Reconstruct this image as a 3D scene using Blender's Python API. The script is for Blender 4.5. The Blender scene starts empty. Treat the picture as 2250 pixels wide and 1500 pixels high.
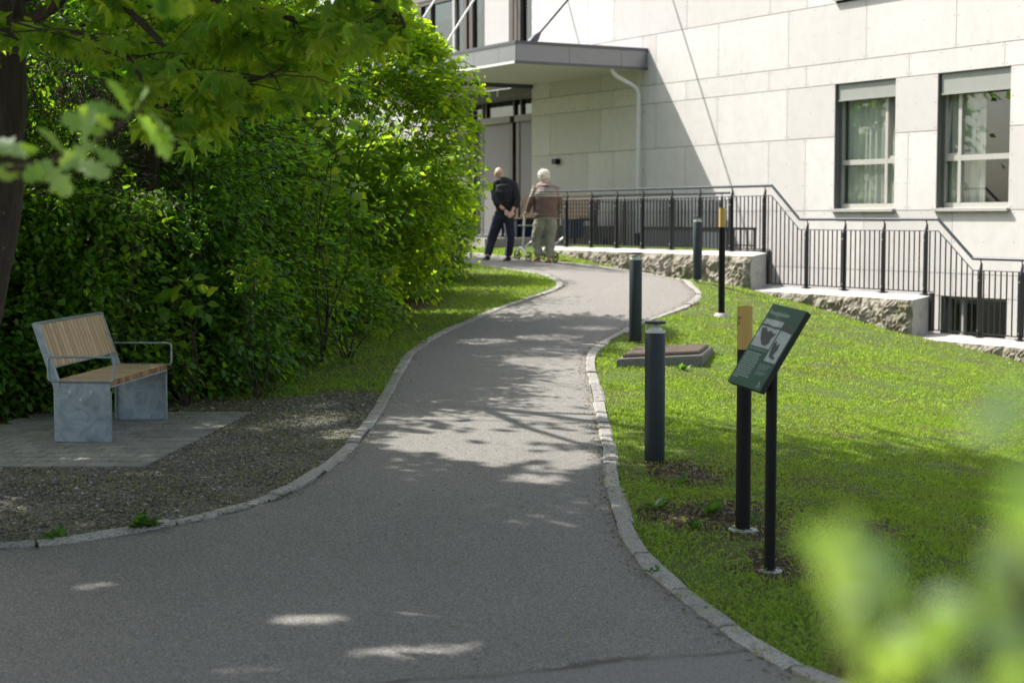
import bpy, bmesh, math, random
import numpy as np
from mathutils import Vector, Matrix, noise as mnoise
from math import sin, cos, pi, radians

# ------------------------------------------------------------------ camera / world / sun
SC = bpy.context.scene
COL = SC.collection
CH = 1.85                       # eye height above the near asphalt
FPX = 3650.0
PITCH = math.atan(270.0 / FPX)
cam_d = bpy.data.cameras.new('camera')
cam_d.sensor_width = 36.0
cam_d.lens = FPX / 2250.0 * 36.0
cam_d.clip_start = 0.05
cam_d.clip_end = 1500
cam_d.dof.use_dof = True
cam_d.dof.focus_distance = 12.0
cam_d.dof.aperture_fstop = 2.8
cam = bpy.data.objects.new('camera', cam_d)
COL.objects.link(cam)
cam.location = (0, 0, CH)
cam.rotation_euler = (pi / 2 - PITCH, 0, 0)
SC.camera = cam

SUN = Vector((0.989, -0.589, -1.28)).normalized()      # direction the light travels
W = bpy.data.worlds.new('World')
SC.world = W
W.use_nodes = True
nt = W.node_tree
nt.nodes.clear()
sky = nt.nodes.new('ShaderNodeTexSky')
sky.sky_type = 'NISHITA'
sky.sun_disc = False
sky.sun_elevation = math.asin(-SUN.z)
sky.sun_rotation = math.atan2(-SUN.x, -SUN.y)
sky.air_density = 1.0
sky.dust_density = 3.0
sky.ozone_density = 1.0
bg = nt.nodes.new('ShaderNodeBackground')
bg.inputs['Strength'].default_value = 0.12
wo = nt.nodes.new('ShaderNodeOutputWorld')
hs = nt.nodes.new('ShaderNodeHueSaturation')
hs.inputs['Saturation'].default_value = 0.62          # thin white haze over the blue
nt.links.new(sky.outputs[0], hs.inputs['Color'])
nt.links.new(hs.outputs[0], bg.inputs[0])
nt.links.new(bg.outputs[0], wo.inputs[0])
sl = bpy.data.lights.new('sun', 'SUN')
sl.energy = 4.3
sl.angle = radians(0.53)
sl.color = (1.0, 0.955, 0.895)
so = bpy.data.objects.new('sun', sl)
so.rotation_euler = SUN.to_track_quat('-Z', 'Y').to_euler()
so.location = (-20, 15, 25)
COL.objects.link(so)
SC.view_settings.view_transform = 'Standard'
SC.view_settings.look = 'None'
SC.view_settings.gamma = 1.0
SC.view_settings.use_curve_mapping = False
SC.view_settings.exposure = 1.12
SC.cycles.max_bounces = 9
SC.cycles.diffuse_bounces = 6
SC.cycles.transmission_bounces = 6
SC.cycles.transparent_max_bounces = 8
SC.cycles.sample_clamp_indirect = 6.0

RS = np.random.RandomState(7)
random.seed(7)

# ------------------------------------------------------------------ material helpers
class NT:
    def __init__(s, name):
        s.m = bpy.data.materials.new(name)
        s.m.use_nodes = True
        s.t = s.m.node_tree
        s.t.nodes.clear()
        s.out = s.t.nodes.new('ShaderNodeOutputMaterial')
    def n(s, typ, **kw):
        nd = s.t.nodes.new(typ)
        for k, v in kw.items():
            if hasattr(nd, k):
                setattr(nd, k, v)
            else:
                s.set(nd, k, v)
        return nd
    def set(s, nd, k, v):
        key = k
        if isinstance(k, str) and k.startswith('i') and k[1:].isdigit():
            key = int(k[1:])
        inp = nd.inputs[key]
        if isinstance(v, bpy.types.NodeSocket):
            s.t.links.new(v, inp)
        elif isinstance(v, bpy.types.Node):
            s.t.links.new(v.outputs[0], inp)
        else:
            if isinstance(v, tuple) and len(v) == 3 and inp.type == 'RGBA':
                v = v + (1,)
            inp.default_value = v
    def pos(s, scale=(1, 1, 1), obj=False):
        g = s.n('ShaderNodeTexCoord').outputs['Object'] if obj else s.n('ShaderNodeNewGeometry').outputs['Position']
        mp = s.n('ShaderNodeMapping')
        s.t.links.new(g, mp.inputs[0])
        mp.inputs['Scale'].default_value = scale
        return mp.outputs[0]
    def noise(s, scale, detail=3, vec=None, rough=0.55):
        nd = s.n('ShaderNodeTexNoise')
        nd.inputs['Scale'].default_value = scale
        nd.inputs['Detail'].default_value = detail
        nd.inputs['Roughness'].default_value = rough
        if vec is not None:
            s.t.links.new(vec, nd.inputs['Vector'])
        return nd.outputs[0]
    def voro(s, scale, vec=None, out='Distance', feature='F1'):
        nd = s.n('ShaderNodeTexVoronoi', feature=feature)
        nd.inputs['Scale'].default_value = scale
        if vec is not None:
            s.t.links.new(vec, nd.inputs['Vector'])
        return nd.outputs[out]
    def ramp(s, fac, stops):
        r = s.n('ShaderNodeValToRGB')
        e = r.color_ramp.elements
        while len(e) < len(stops):
            e.new(0.5)
        for i, (p, c) in enumerate(stops):
            e[i].position = p
            e[i].color = (c if len(c) == 4 else tuple(c) + (1,)) if isinstance(c, tuple) else (c, c, c, 1)
        s.t.links.new(fac, r.inputs[0])
        return r.outputs[0]
    def mix(s, fac, a, b, mode='MIX'):
        m = s.n('ShaderNodeMix', data_type='RGBA', blend_type=mode)
        for k, v in ((0, fac), (6, a), (7, b)):
            if isinstance(v, bpy.types.NodeSocket):
                s.t.links.new(v, m.inputs[k])
            elif k == 0:
                m.inputs[0].default_value = v
            else:
                m.inputs[k].default_value = tuple(v) + (1,) if len(v) == 3 else v
        return m.outputs[2]
    def math(s, op, a, b=0.0):
        m = s.n('ShaderNodeMath', operation=op)
        for k, v in ((0, a), (1, b)):
            if isinstance(v, bpy.types.NodeSocket):
                s.t.links.new(v, m.inputs[k])
            else:
                m.inputs[k].default_value = v
        return m.outputs[0]
    def bump(s, h, strength=0.4, dist=0.01, normal=None):
        b = s.n('ShaderNodeBump')
        b.inputs['Strength'].default_value = strength
        b.inputs['Distance'].default_value = dist
        s.t.links.new(h, b.inputs['Height'])
        if normal is not None:
            s.t.links.new(normal, b.inputs['Normal'])
        return b.outputs[0]
    def bsdf(s, color, rough=0.6, metal=0.0, normal=None, spec=0.5):
        p = s.n('ShaderNodeBsdfPrincipled')
        s.set(p, 'Base Color', color)
        s.set(p, 'Roughness', rough)
        s.set(p, 'Metallic', metal)
        s.set(p, 'Specular IOR Level', spec)
        if normal is not None:
            s.set(p, 'Normal', normal)
        return p
    def done(s, sh):
        s.t.links.new(sh.outputs[0] if isinstance(sh, bpy.types.Node) else sh, s.out.inputs[0])
        return s.m

M = {}
def plain(name, col, rough=0.5, metal=0.0, spec=0.5, var=0.08, nscale=6.0, bump=0.0, bscale=60):
    s = NT(name)
    n = s.noise(nscale, 4, s.pos())
    lo = tuple(c * (1 - var) for c in col)
    hi = tuple(min(1, c * (1 + var)) for c in col)
    c = s.mix(n, lo, hi)
    nm = None
    if bump:
        nm = s.bump(s.noise(bscale, 3, s.pos()), bump, 0.005)
    M[name] = s.done(s.bsdf(c, rough, metal, nm, spec))
    return M[name]

def m_asphalt():
    s = NT('asphalt')
    v = s.pos()
    base = s.mix(s.noise(0.9, 5, v), (0.160, 0.149, 0.134), (0.204, 0.191, 0.173))
    base = s.mix(s.ramp(s.noise(0.55, 6, s.pos((1, .5, 1)), 0.65), [(0.42, 0.0), (0.62, 0.45)]), base, (0.115, 0.108, 0.10))
    base = s.mix(s.ramp(s.noise(3.2, 4, v), [(0.62, 0.0), (0.72, 0.30)]), base, (0.25, 0.235, 0.21))
    agg = s.voro(170, v, 'Color')
    sep = s.n('ShaderNodeSeparateColor'); s.t.links.new(agg, sep.inputs[0])
    base = s.mix(s.ramp(sep.outputs[0], [(0.0, 0.0), (0.30, 0.0), (0.34, 0.0), (1.0, 0.85)]), base, (0.32, 0.305, 0.28))
    base = s.mix(s.ramp(sep.outputs[1], [(0.0, 0.75), (0.25, 0.35), (0.3, 0.0), (1.0, 0.0)]), base, (0.045, 0.045, 0.048))
    xyz = s.n('ShaderNodeSeparateXYZ'); s.t.links.new(s.n('ShaderNodeNewGeometry').outputs['Position'], xyz.inputs[0])
    wob = s.math('MULTIPLY', s.noise(1.6, 4, v), 0.35)
    # paving seams: one across the path at 13 m, one near the camera
    y1 = s.math('ADD', s.math('ADD', xyz.outputs[1], s.math('MULTIPLY', xyz.outputs[0], 0.18)), wob)
    d1 = s.math('ABSOLUTE', s.math('SUBTRACT', y1, 13.25))
    seam1 = s.ramp(d1, [(0.0, 0.55), (0.035, 0.25), (0.06, 0.0), (1.0, 0.0)])
    y2 = s.math('ADD', s.math('SUBTRACT', xyz.outputs[1], s.math('MULTIPLY', xyz.outputs[0], 0.34)), wob)
    d2 = s.math('ABSOLUTE', s.math('SUBTRACT', y2, 6.83))
    brk = s.noise(2.2, 3, v)
    seam2 = s.math('MULTIPLY', s.ramp(d2, [(0.0, 0.9), (0.018, 0.6), (0.05, 0.0), (1.0, 0.0)]), s.ramp(brk, [(0.35, 0.25), (0.6, 1.0)]))
    near = s.ramp(s.math('SUBTRACT', y2, 6.83), [(0.0, 1.0), (0.02, 0.0), (1.0, 0.0)])
    far = s.ramp(s.math('SUBTRACT', y1, 13.25), [(0.0, 0.0), (0.04, 1.0), (1.0, 1.0)])
    base = s.mix(s.math('MULTIPLY', far, 0.25), base, (0.225, 0.212, 0.195))
    base = s.mix(s.math('MULTIPLY', near, 0.4), base, (0.205, 0.198, 0.186))
    base = s.mix(seam1, base, (0.05, 0.048, 0.045))
    base = s.mix(seam2, base, (0.05, 0.035, 0.022))
    h = s.math('ADD', s.voro(150, v), s.math('MULTIPLY', s.noise(14, 4, v), 0.5))
    M['asphalt'] = s.done(s.bsdf(base, 0.88, 0, s.bump(h, 0.55, 0.004), 0.3))
m_asphalt()

def stone(name, c1, c2, spk, scale=1.0, rough=0.85, b=0.5, islr=True):
    s = NT(name)
    v = s.pos()
    base = s.mix(s.noise(2.3 * scale, 5, v), c1, c2)
    rnd = s.n('ShaderNodeObjectInfo').outputs['Random']
    if islr:
        base = s.mix(s.math('MULTIPLY', rnd, 0.6), base, tuple(x * 0.60 for x in c1))
    vc = s.voro(140 * scale, v, 'Color')
    sep = s.n('ShaderNodeSeparateColor'); s.t.links.new(vc, sep.inputs[0])
    base = s.mix(s.ramp(sep.outputs[0], [(0.0, 0.8), (0.22, 0.7), (0.26, 0.0), (1.0, 0.0)]), base, spk)
    base = s.mix(s.ramp(s.noise(7 * scale, 5, v), [(0.52, 0.0), (0.72, 0.55)]), base, tuple(x * 0.45 for x in c1))
    M[name] = s.done(s.bsdf(base, rough, 0, s.bump(s.math('ADD', s.noise(45 * scale, 5, v), s.voro(60 * scale, v)), b, 0.006), 0.3))
stone('kerb_granite', (0.33, 0.31, 0.285), (0.43, 0.41, 0.38), (0.10, 0.095, 0.09))
stone('sawn_granite', (0.50, 0.48, 0.45), (0.60, 0.575, 0.54), (0.30, 0.29, 0.27), 1.0, 0.8, 0.2)
stone('rough_granite', (0.30, 0.275, 0.235), (0.42, 0.385, 0.33), (0.12, 0.11, 0.09), 1.0, 0.9, 0.9)
def m_rough():
    s = NT('rough_granite'); v = s.pos()
    a = s.mix(s.noise(3.0, 6, v), (0.24, 0.215, 0.175), (0.42, 0.385, 0.33))
    a = s.mix(s.ramp(s.noise(11, 6, v, 0.7), [(0.46, 0.0), (0.60, 0.75)]), a, (0.12, 0.105, 0.075))
    a = s.mix(s.ramp(s.noise(1.6, 5, v), [(0.52, 0.0), (0.70, 0.6)]), a, (0.12, 0.125, 0.055))
    M['rough_granite'] = s.done(s.bsdf(a, 0.92, 0, s.bump(s.noise(38, 6, v, 0.7), 1.0, 0.02), 0.2))
m_rough()
stone('paver', (0.235, 0.23, 0.215), (0.31, 0.30, 0.285), (0.14, 0.135, 0.125), 1.0, 0.88, 0.4)
stone('old_concrete', (0.20, 0.195, 0.165), (0.30, 0.29, 0.25), (0.09, 0.085, 0.07), 1.0, 0.9, 0.7)

def m_ground():
    s = NT('lawn_soil')
    v = s.pos()
    a = s.mix(s.noise(5, 6, v), (0.060, 0.085, 0.020), (0.095, 0.140, 0.030))
    a = s.mix(s.ramp(s.noise(1.3, 5, v), [(0.48, 0.0), (0.66, 0.75)]), a, (0.085, 0.066, 0.04))
    M['lawn_soil'] = s.done(s.bsdf(a, 0.95, 0, s.bump(s.noise(40, 5, v), 0.8, 0.02), 0.15))
    s = NT('bare_soil')
    v = s.pos()
    a = s.mix(s.noise(18, 6, v), (0.03, 0.022, 0.015), (0.085, 0.06, 0.04))
    a = s.mix(s.ramp(s.noise(70, 3, v), [(0.6, 0.0), (0.7, 0.7)]), a, (0.16, 0.12, 0.075))
    M['bare_soil'] = s.done(s.bsdf(a, 0.95, 0, s.bump(s.noise(60, 5, v), 1.0, 0.02), 0.15))
    s = NT('gravel_bed')
    v = s.pos()
    vc = s.voro(110, v, 'Color')
    sep = s.n('ShaderNodeSeparateColor'); s.t.links.new(vc, sep.inputs[0])
    a = s.mix(sep.outputs[0], (0.06, 0.055, 0.048), (0.24, 0.225, 0.20))
    a = s.mix(s.ramp(s.noise(2.5, 5, v), [(0.42, 0.0), (0.65, 0.65)]), a, (0.13, 0.135, 0.05))
    M['gravel_bed'] = s.done(s.bsdf(a, 0.9, 0, s.bump(s.voro(85, v), 1.0, 0.012), 0.2))
m_ground()

def isl_rand(s, k=1.0):
    g = s.n('ShaderNodeNewGeometry')
    o = s.n('ShaderNodeObjectInfo')
    a = s.math('ADD', g.outputs['Random Per Island'], o.outputs['Random'])
    return s.math('FRACT', a)

def leaf_mat(name, c1, c2, t1, t2, gloss=0.35, tmix=0.5, patch=None, vein=False):
    s = NT(name)
    r = isl_rand(s)
    col = s.mix(r, c1, c2)
    tr = s.mix(r, t1, t2)
    if vein:            # five veins fan out from the stalk of the leaf
        xyz = s.n('ShaderNodeSeparateXYZ'); s.t.links.new(s.n('ShaderNodeTexCoord').outputs['Object'], xyz.inputs[0])
        ang = s.math('ARCTAN2', xyz.outputs[0], xyz.outputs[1]); w = s.math('PINGPONG', ang, 0.4276)
        rad = s.math('SQRT', s.math('ADD', s.math('MULTIPLY', xyz.outputs[0], xyz.outputs[0]), s.math('MULTIPLY', xyz.outputs[1], xyz.outputs[1])))
        near = s.math('LESS_THAN', rad, 0.75)
        v_ = s.math('MULTIPLY', s.math('MULTIPLY', s.math('LESS_THAN', s.math('MULTIPLY', w, rad), 0.011), near), 0.5)
        tr = s.mix(v_, tr, tuple(min(1, x * 1.7 + .03) for x in t2)); col = s.mix(v_, col, tuple(x * 1.5 for x in c2))
    if patch:
        n = s.ramp(s.noise(patch[0], 4, s.pos()), [(0.45, 0.0), (0.68, patch[2])])
        col = s.mix(n, col, patch[1])
        tr = s.mix(n, tr, tuple(x * 1.6 for x in patch[1]))
    p = s.bsdf(col, 0.45, 0, None, gloss)
    t = s.n('ShaderNodeBsdfTranslucent')
    s.set(t, 'Color', tr)
    mx = s.n('ShaderNodeMixShader')
    mx.inputs[0].default_value = tmix
    s.t.links.new(p.outputs[0], mx.inputs[1])
    s.t.links.new(t.outputs[0], mx.inputs[2])
    M[name] = s.done(mx)
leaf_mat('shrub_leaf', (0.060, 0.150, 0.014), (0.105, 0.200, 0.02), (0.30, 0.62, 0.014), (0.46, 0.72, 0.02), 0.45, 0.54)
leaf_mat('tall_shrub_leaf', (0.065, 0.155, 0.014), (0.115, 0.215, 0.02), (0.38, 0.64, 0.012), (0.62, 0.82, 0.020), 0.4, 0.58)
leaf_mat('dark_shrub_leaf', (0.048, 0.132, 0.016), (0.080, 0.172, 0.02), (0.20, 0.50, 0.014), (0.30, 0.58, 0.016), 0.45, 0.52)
leaf_mat('maple_leaf', (0.060, 0.150, 0.020), (0.110, 0.185, 0.018), (0.30, 0.60, 0.016), (0.58, 0.74, 0.020), 0.35, 0.58, vein=True)
leaf_mat('fresh_leaf', (0.10, 0.20, 0.07), (0.18, 0.28, 0.12), (0.34, 0.56, 0.03), (0.52, 0.72, 0.06), 0.5, 0.55)
leaf_mat('pale_leaf', (0.13, 0.21, 0.09), (0.24, 0.32, 0.17), (0.26, 0.46, 0.04), (0.44, 0.62, 0.06), 0.6, 0.48)
leaf_mat('grass_blade', (0.105, 0.185, 0.030), (0.195, 0.270, 0.052), (0.32, 0.56, 0.028), (0.52, 0.68, 0.06), 0.3, 0.42,
         patch=(1.7, (0.20, 0.20, 0.07), 0.38))
leaf_mat('weed_leaf', (0.035, 0.09, 0.022), (0.06, 0.13, 0.03), (0.10, 0.24, 0.02), (0.16, 0.32, 0.03), 0.4)
leaf_mat('blossom_litter', (0.22, 0.23, 0.035), (0.33, 0.33, 0.08), (0.25, 0.28, 0.03), (0.35, 0.35, 0.05), 0.2, 0.25)
leaf_mat('dry_litter', (0.12, 0.08, 0.04), (0.25, 0.18, 0.09), (0.12, 0.08, 0.03), (0.2, 0.12, 0.05), 0.2, 0.2)

def m_bark():
    s = NT('bark')
    v = s.pos((9, 9, 1.6))
    a = s.mix(s.noise(3.0, 6, v), (0.020, 0.015, 0.011), (0.10, 0.078, 0.058))
    a = s.mix(s.ramp(s.noise(9, 3, s.pos()), [(0.66, 0.0), (0.72, 0.7)]), a, (0.20, 0.20, 0.18))
    M['bark'] = s.done(s.bsdf(a, 0.9, 0, s.bump(s.noise(3.5, 6, v), 1.0, 0.03), 0.2))
m_bark()

def m_panel(name, c1, c2):
    s = NT(name)
    v = s.pos()
    a = s.mix(s.noise(1.6, 6, v, 0.65), c1, c2)
    rnd = s.n('ShaderNodeObjectInfo').outputs['Random']
    a = s.mix(s.math('MULTIPLY', rnd, 0.9), a, tuple(x * 0.86 for x in c1))
    a = s.mix(s.ramp(s.noise(5, 6, v), [(0.46, 0.0), (0.72, 0.30)]), a, tuple(x * 0.74 for x in c1))
    st = s.noise(1.0, 4, s.pos((2.4, 2.4, 0.35)))
    a = s.mix(s.ramp(st, [(0.5, 0.0), (0.8, 0.25)]), a, tuple(x * 0.7 for x in c1))
    M[name] = s.done(s.bsdf(a, 0.8, 0, s.bump(s.noise(60, 4, v), 0.12, 0.003), 0.25))
m_panel('facade_panel', (0.595, 0.567, 0.545), (0.65, 0.622, 0.60))
m_panel('smooth_panel', (0.56, 0.54, 0.52), (0.58, 0.56, 0.54))

plain('joint_dark', (0.20, 0.19, 0.18), 0.9)
plain('plinth', (0.045, 0.05, 0.055), 0.7)
plain('canopy_metal', (0.235, 0.24, 0.25), 0.42, 0.6, var=0.05)
plain('canopy_edge', (0.10, 0.105, 0.12), 0.45, 0.5)
plain('white_paint', (0.74, 0.73, 0.70), 0.45)
plain('soffit', (0.60, 0.59, 0.52), 0.7)
plain('bronze_frame', (0.095, 0.08, 0.068), 0.45, 0.3)
plain('brown_beam', (0.20, 0.175, 0.16), 0.5, 0.2)
plain('door_grey', (0.15, 0.147, 0.14), 0.5)
plain('window_frame', (0.42, 0.41, 0.375), 0.45, 0.1)
plain('window_frame_dark', (0.13, 0.135, 0.125), 0.5, 0.2)
plain('blind', (0.27, 0.28, 0.255), 0.6)
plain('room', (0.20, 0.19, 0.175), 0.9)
plain('rail_paint', (0.016, 0.018, 0.022), 0.42, 0.0, 0.35)
plain('handrail_paint', (0.05, 0.058, 0.07), 0.28, 0.5)
plain('bolt', (0.55, 0.55, 0.55), 0.3, 1.0)
plain('bollard_paint', (0.030, 0.040, 0.045), 0.5, 0.0, 0.3, var=0.18)
plain('black_pole', (0.008, 0.0085, 0.0085), 0.45, 0.0, 0.22)
plain('yellow_band', (0.54, 0.345, 0.095), 0.5)
plain('black_print', (0.01, 0.01, 0.01), 0.6)
plain('white_print', (0.55, 0.58, 0.56), 0.6)
plain('pale_print', (0.30, 0.36, 0.34), 0.6)
plain('sign_green', (0.030, 0.085, 0.066), 0.4, 0.0, 0.35)
plain('sign_edge', (0.014, 0.014, 0.014), 0.5)
plain('print_light', (0.42, 0.44, 0.46), 0.5, var=0.25, nscale=60)
plain('print_dark', (0.06, 0.063, 0.068), 0.5, var=0.4, nscale=80)
plain('flange', (0.50, 0.51, 0.50), 0.5, 0.2, var=0.2, nscale=30)
plain('slate_panel', (0.06, 0.07, 0.08), 0.55)
plain('asphalt_dark_terrace', (0.10, 0.10, 0.10), 0.9)
plain('terrace_paving', (0.34, 0.31, 0.28), 0.9)
plain('blue_plastic', (0.02, 0.06, 0.20), 0.4)
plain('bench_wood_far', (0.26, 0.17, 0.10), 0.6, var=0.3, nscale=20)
plain('skin', (0.62, 0.36, 0.26), 0.5, var=0.06)
plain('white_hair', (0.82, 0.77, 0.68), 0.7, var=0.1, nscale=60, bump=0.6, bscale=120)
plain('grey_stubble', (0.48, 0.33, 0.26), 0.6, var=0.08, nscale=90)
plain('black_knit', (0.010, 0.010, 0.013), 0.8, var=0.3, nscale=30, bump=0.3, bscale=90)
plain('navy_trousers', (0.010, 0.011, 0.024), 0.8, var=0.3, nscale=20)
plain('pale_stripe', (0.42, 0.42, 0.55), 0.7)
plain('green_trousers', (0.25, 0.25, 0.185), 0.85, var=0.15, nscale=14, bump=0.5, bscale=25)
plain('tan_shoe', (0.27, 0.16, 0.085), 0.6)
plain('black_shoe', (0.015, 0.016, 0.018), 0.5)
plain('sole', (0.45, 0.42, 0.36), 0.7)
plain('silver_frame', (0.62, 0.62, 0.62), 0.4, 0.3)
plain('black_rubber', (0.012, 0.012, 0.012), 0.6)

def m_cardigan():
    s = NT('cardigan_wool')
    co = s.n('ShaderNodeTexCoord')
    xyz = s.n('ShaderNodeSeparateXYZ'); s.t.links.new(co.outputs['Object'], xyz.inputs[0])
    z = xyz.outputs[2]
    zig = s.math('MULTIPLY', s.math('PINGPONG', xyz.outputs[0], 0.025), 0.9)
    zz = s.math('ADD', z, s.math('MULTIPLY', zig, 0.8))
    base = s.mix(s.noise(40, 4, co.outputs['Object']), (0.145, 0.098, 0.080), (0.205, 0.142, 0.115))
    base = s.mix(s.math('MULTIPLY', s.math('GREATER_THAN', z, 1.235), 0.22), base, (0.40, 0.34, 0.30))
    def band(c, w, col, a, src):
        d = s.math('ABSOLUTE', s.math('SUBTRACT', src, c))
        return s.math('LESS_THAN', d, w)
    for c, w, src, f in ((1.225, 0.010, z, 0.75), (1.275, 0.014, zz, 0.45), (1.325, 0.010, z, 0.55), (1.37, 0.010, zz, 0.4), (1.415, 0.010, z, 0.4), (1.46, 0.02, zz, 0.3)):
        b = s.math('MULTIPLY', band(c, w, None, 1, src), f)
        base = s.mix(b, base, (0.66, 0.60, 0.54))
    M['cardigan_wool'] = s.done(s.bsdf(base, 0.9, 0, s.bump(s.noise(90, 4, co.outputs['Object']), 0.6, 0.008), 0.15))
m_cardigan()

def m_galv():
    s = NT('galvanised_steel')
    v = s.pos()
    n1 = s.noise(2.2, 5, s.pos((1.6, 1.6, 1.0)), 0.7)
    w = s.n('ShaderNodeTexNoise'); w.inputs['Scale'].default_value = 6.5; w.inputs['Detail'].default_value = 4; w.inputs['Distortion'].default_value = 2.2
    s.t.links.new(v, w.inputs['Vector'])
    a = s.mix(s.ramp(w.outputs[0], [(0.25, 0.0), (0.75, 1.0)]), (0.17, 0.215, 0.245), (0.38, 0.435, 0.475))
    a = s.mix(s.ramp(s.noise(60, 3, v), [(0.4, 0.0), (0.8, 0.3)]), a, (0.36, 0.40, 0.43))
    M['galvanised_steel'] = s.done(s.bsdf(a, 0.45, 0.45, s.bump(w.outputs[0], 0.15, 0.004), 0.5))
    s = NT('bench_wood')
    v = s.pos((30, 30, 4))
    r = s.n('ShaderNodeObjectInfo').outputs['Random']
    a = s.mix(r, (0.44, 0.30, 0.175), (0.60, 0.435, 0.275))
    a = s.mix(s.ramp(s.noise(1.3, 5, v), [(0.4, 0.0), (0.75, 0.4)]), a, (0.32, 0.21, 0.125))
    M['bench_wood'] = s.done(s.bsdf(a, 0.6, 0, s.bump(s.noise(1.5, 4, v), 0.2, 0.003), 0.3))
    s = NT('bench_wood_end')
    r = s.n('ShaderNodeObjectInfo').outputs['Random']
    a = s.mix(r, (0.16, 0.07, 0.03), (0.42, 0.24, 0.11))
    M['bench_wood_end'] = s.done(s.bsdf(a, 0.7, 0, s.bump(s.noise(60, 4, s.pos()), 0.3, 0.003), 0.3))
    s = NT('rusty_iron')
    v = s.pos()
    a = s.mix(s.noise(9, 6, v), (0.085, 0.064, 0.050), (0.22, 0.178, 0.145))
    M['rusty_iron'] = s.done(s.bsdf(a, 0.75, 0.2, s.bump(s.noise(70, 4, v), 0.5, 0.004), 0.3))
m_galv()

def m_glass(name, tint, gl=0.10):
    s = NT(name)
    tr = s.n('ShaderNodeBsdfTransparent'); s.set(tr, 'Color', tint)
    g = s.n('ShaderNodeBsdfGlossy'); s.set(g, 'Color', (0.9, 0.95, 0.95)); s.set(g, 'Roughness', 0.01)
    lw = s.n('ShaderNodeLayerWeight'); lw.inputs[0].default_value = 0.2
    f = s.math('ADD', s.math('MULTIPLY', lw.outputs['Fresnel'], 0.4), gl)
    mx = s.n('ShaderNodeMixShader')
    s.t.links.new(f, mx.inputs[0]); s.t.links.new(tr.outputs[0], mx.inputs[1]); s.t.links.new(g.outputs[0], mx.inputs[2])
    M[name] = s.done(mx)
m_glass('window_glass', (0.95, 0.97, 0.95), 0.05)
m_glass('dark_glass', (0.22, 0.27, 0.25), 0.10)
m_glass('lamp_glass', (0.96, 0.97, 0.95), 0.03)
s_ = NT('curtain')
t_ = s_.n('ShaderNodeBsdfTranslucent'); s_.set(t_, 'Color', (0.88, 0.86, 0.82))
p_ = s_.bsdf((0.85, 0.86, 0.82), 0.9)
x_ = s_.n('ShaderNodeMixShader'); x_.inputs[0].default_value = 0.4
s_.t.links.new(p_.outputs[0], x_.inputs[1]); s_.t.links.new(t_.outputs[0], x_.inputs[2])
M['curtain'] = s_.done(x_)

# ------------------------------------------------------------------ object helpers
def tag(o, label=None, cat=None, group=None, kind=None):
    if label: o['label'] = label
    if cat: o['category'] = cat
    if group: o['group'] = group
    if kind: o['kind'] = kind
    return o

def empty(name, loc=(0, 0, 0), rz=0.0, **kw):
    o = bpy.data.objects.new(name, None)
    o.empty_display_size = 0.2
    o.location = loc
    o.rotation_euler = (0, 0, rz)
    COL.objects.link(o)
    return tag(o, **kw)

def link_mesh(name, me, mats, parent=None, loc=None, **kw):
    o = bpy.data.objects.new(name, me)
    COL.objects.link(o)
    if mats is not None and len(me.materials) == 0:
        for m in (mats if isinstance(mats, (list, tuple)) else [mats]):
            me.materials.append(M[m] if isinstance(m, str) else m)
    if parent is not None: o.parent = parent
    if loc is not None: o.location = loc
    return tag(o, **kw)

def np_mesh(name, V, F, smooth=False):
    V = np.asarray(V, dtype=np.float32); F = np.asarray(F, dtype=np.int32)
    me = bpy.data.meshes.new(name)
    k = F.shape[1]
    me.vertices.add(len(V)); me.vertices.foreach_set('co', V.ravel())
    me.loops.add(F.size); me.loops.foreach_set('vertex_index', F.ravel())
    me.polygons.add(len(F))
    me.polygons.foreach_set('loop_start', np.arange(0, F.size, k, dtype=np.int32))
    me.polygons.foreach_set('loop_total', np.full(len(F), k, dtype=np.int32))
    if smooth: me.polygons.foreach_set('use_smooth', np.ones(len(F), dtype=bool))
    me.update(calc_edges=True)
    return me

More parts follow.
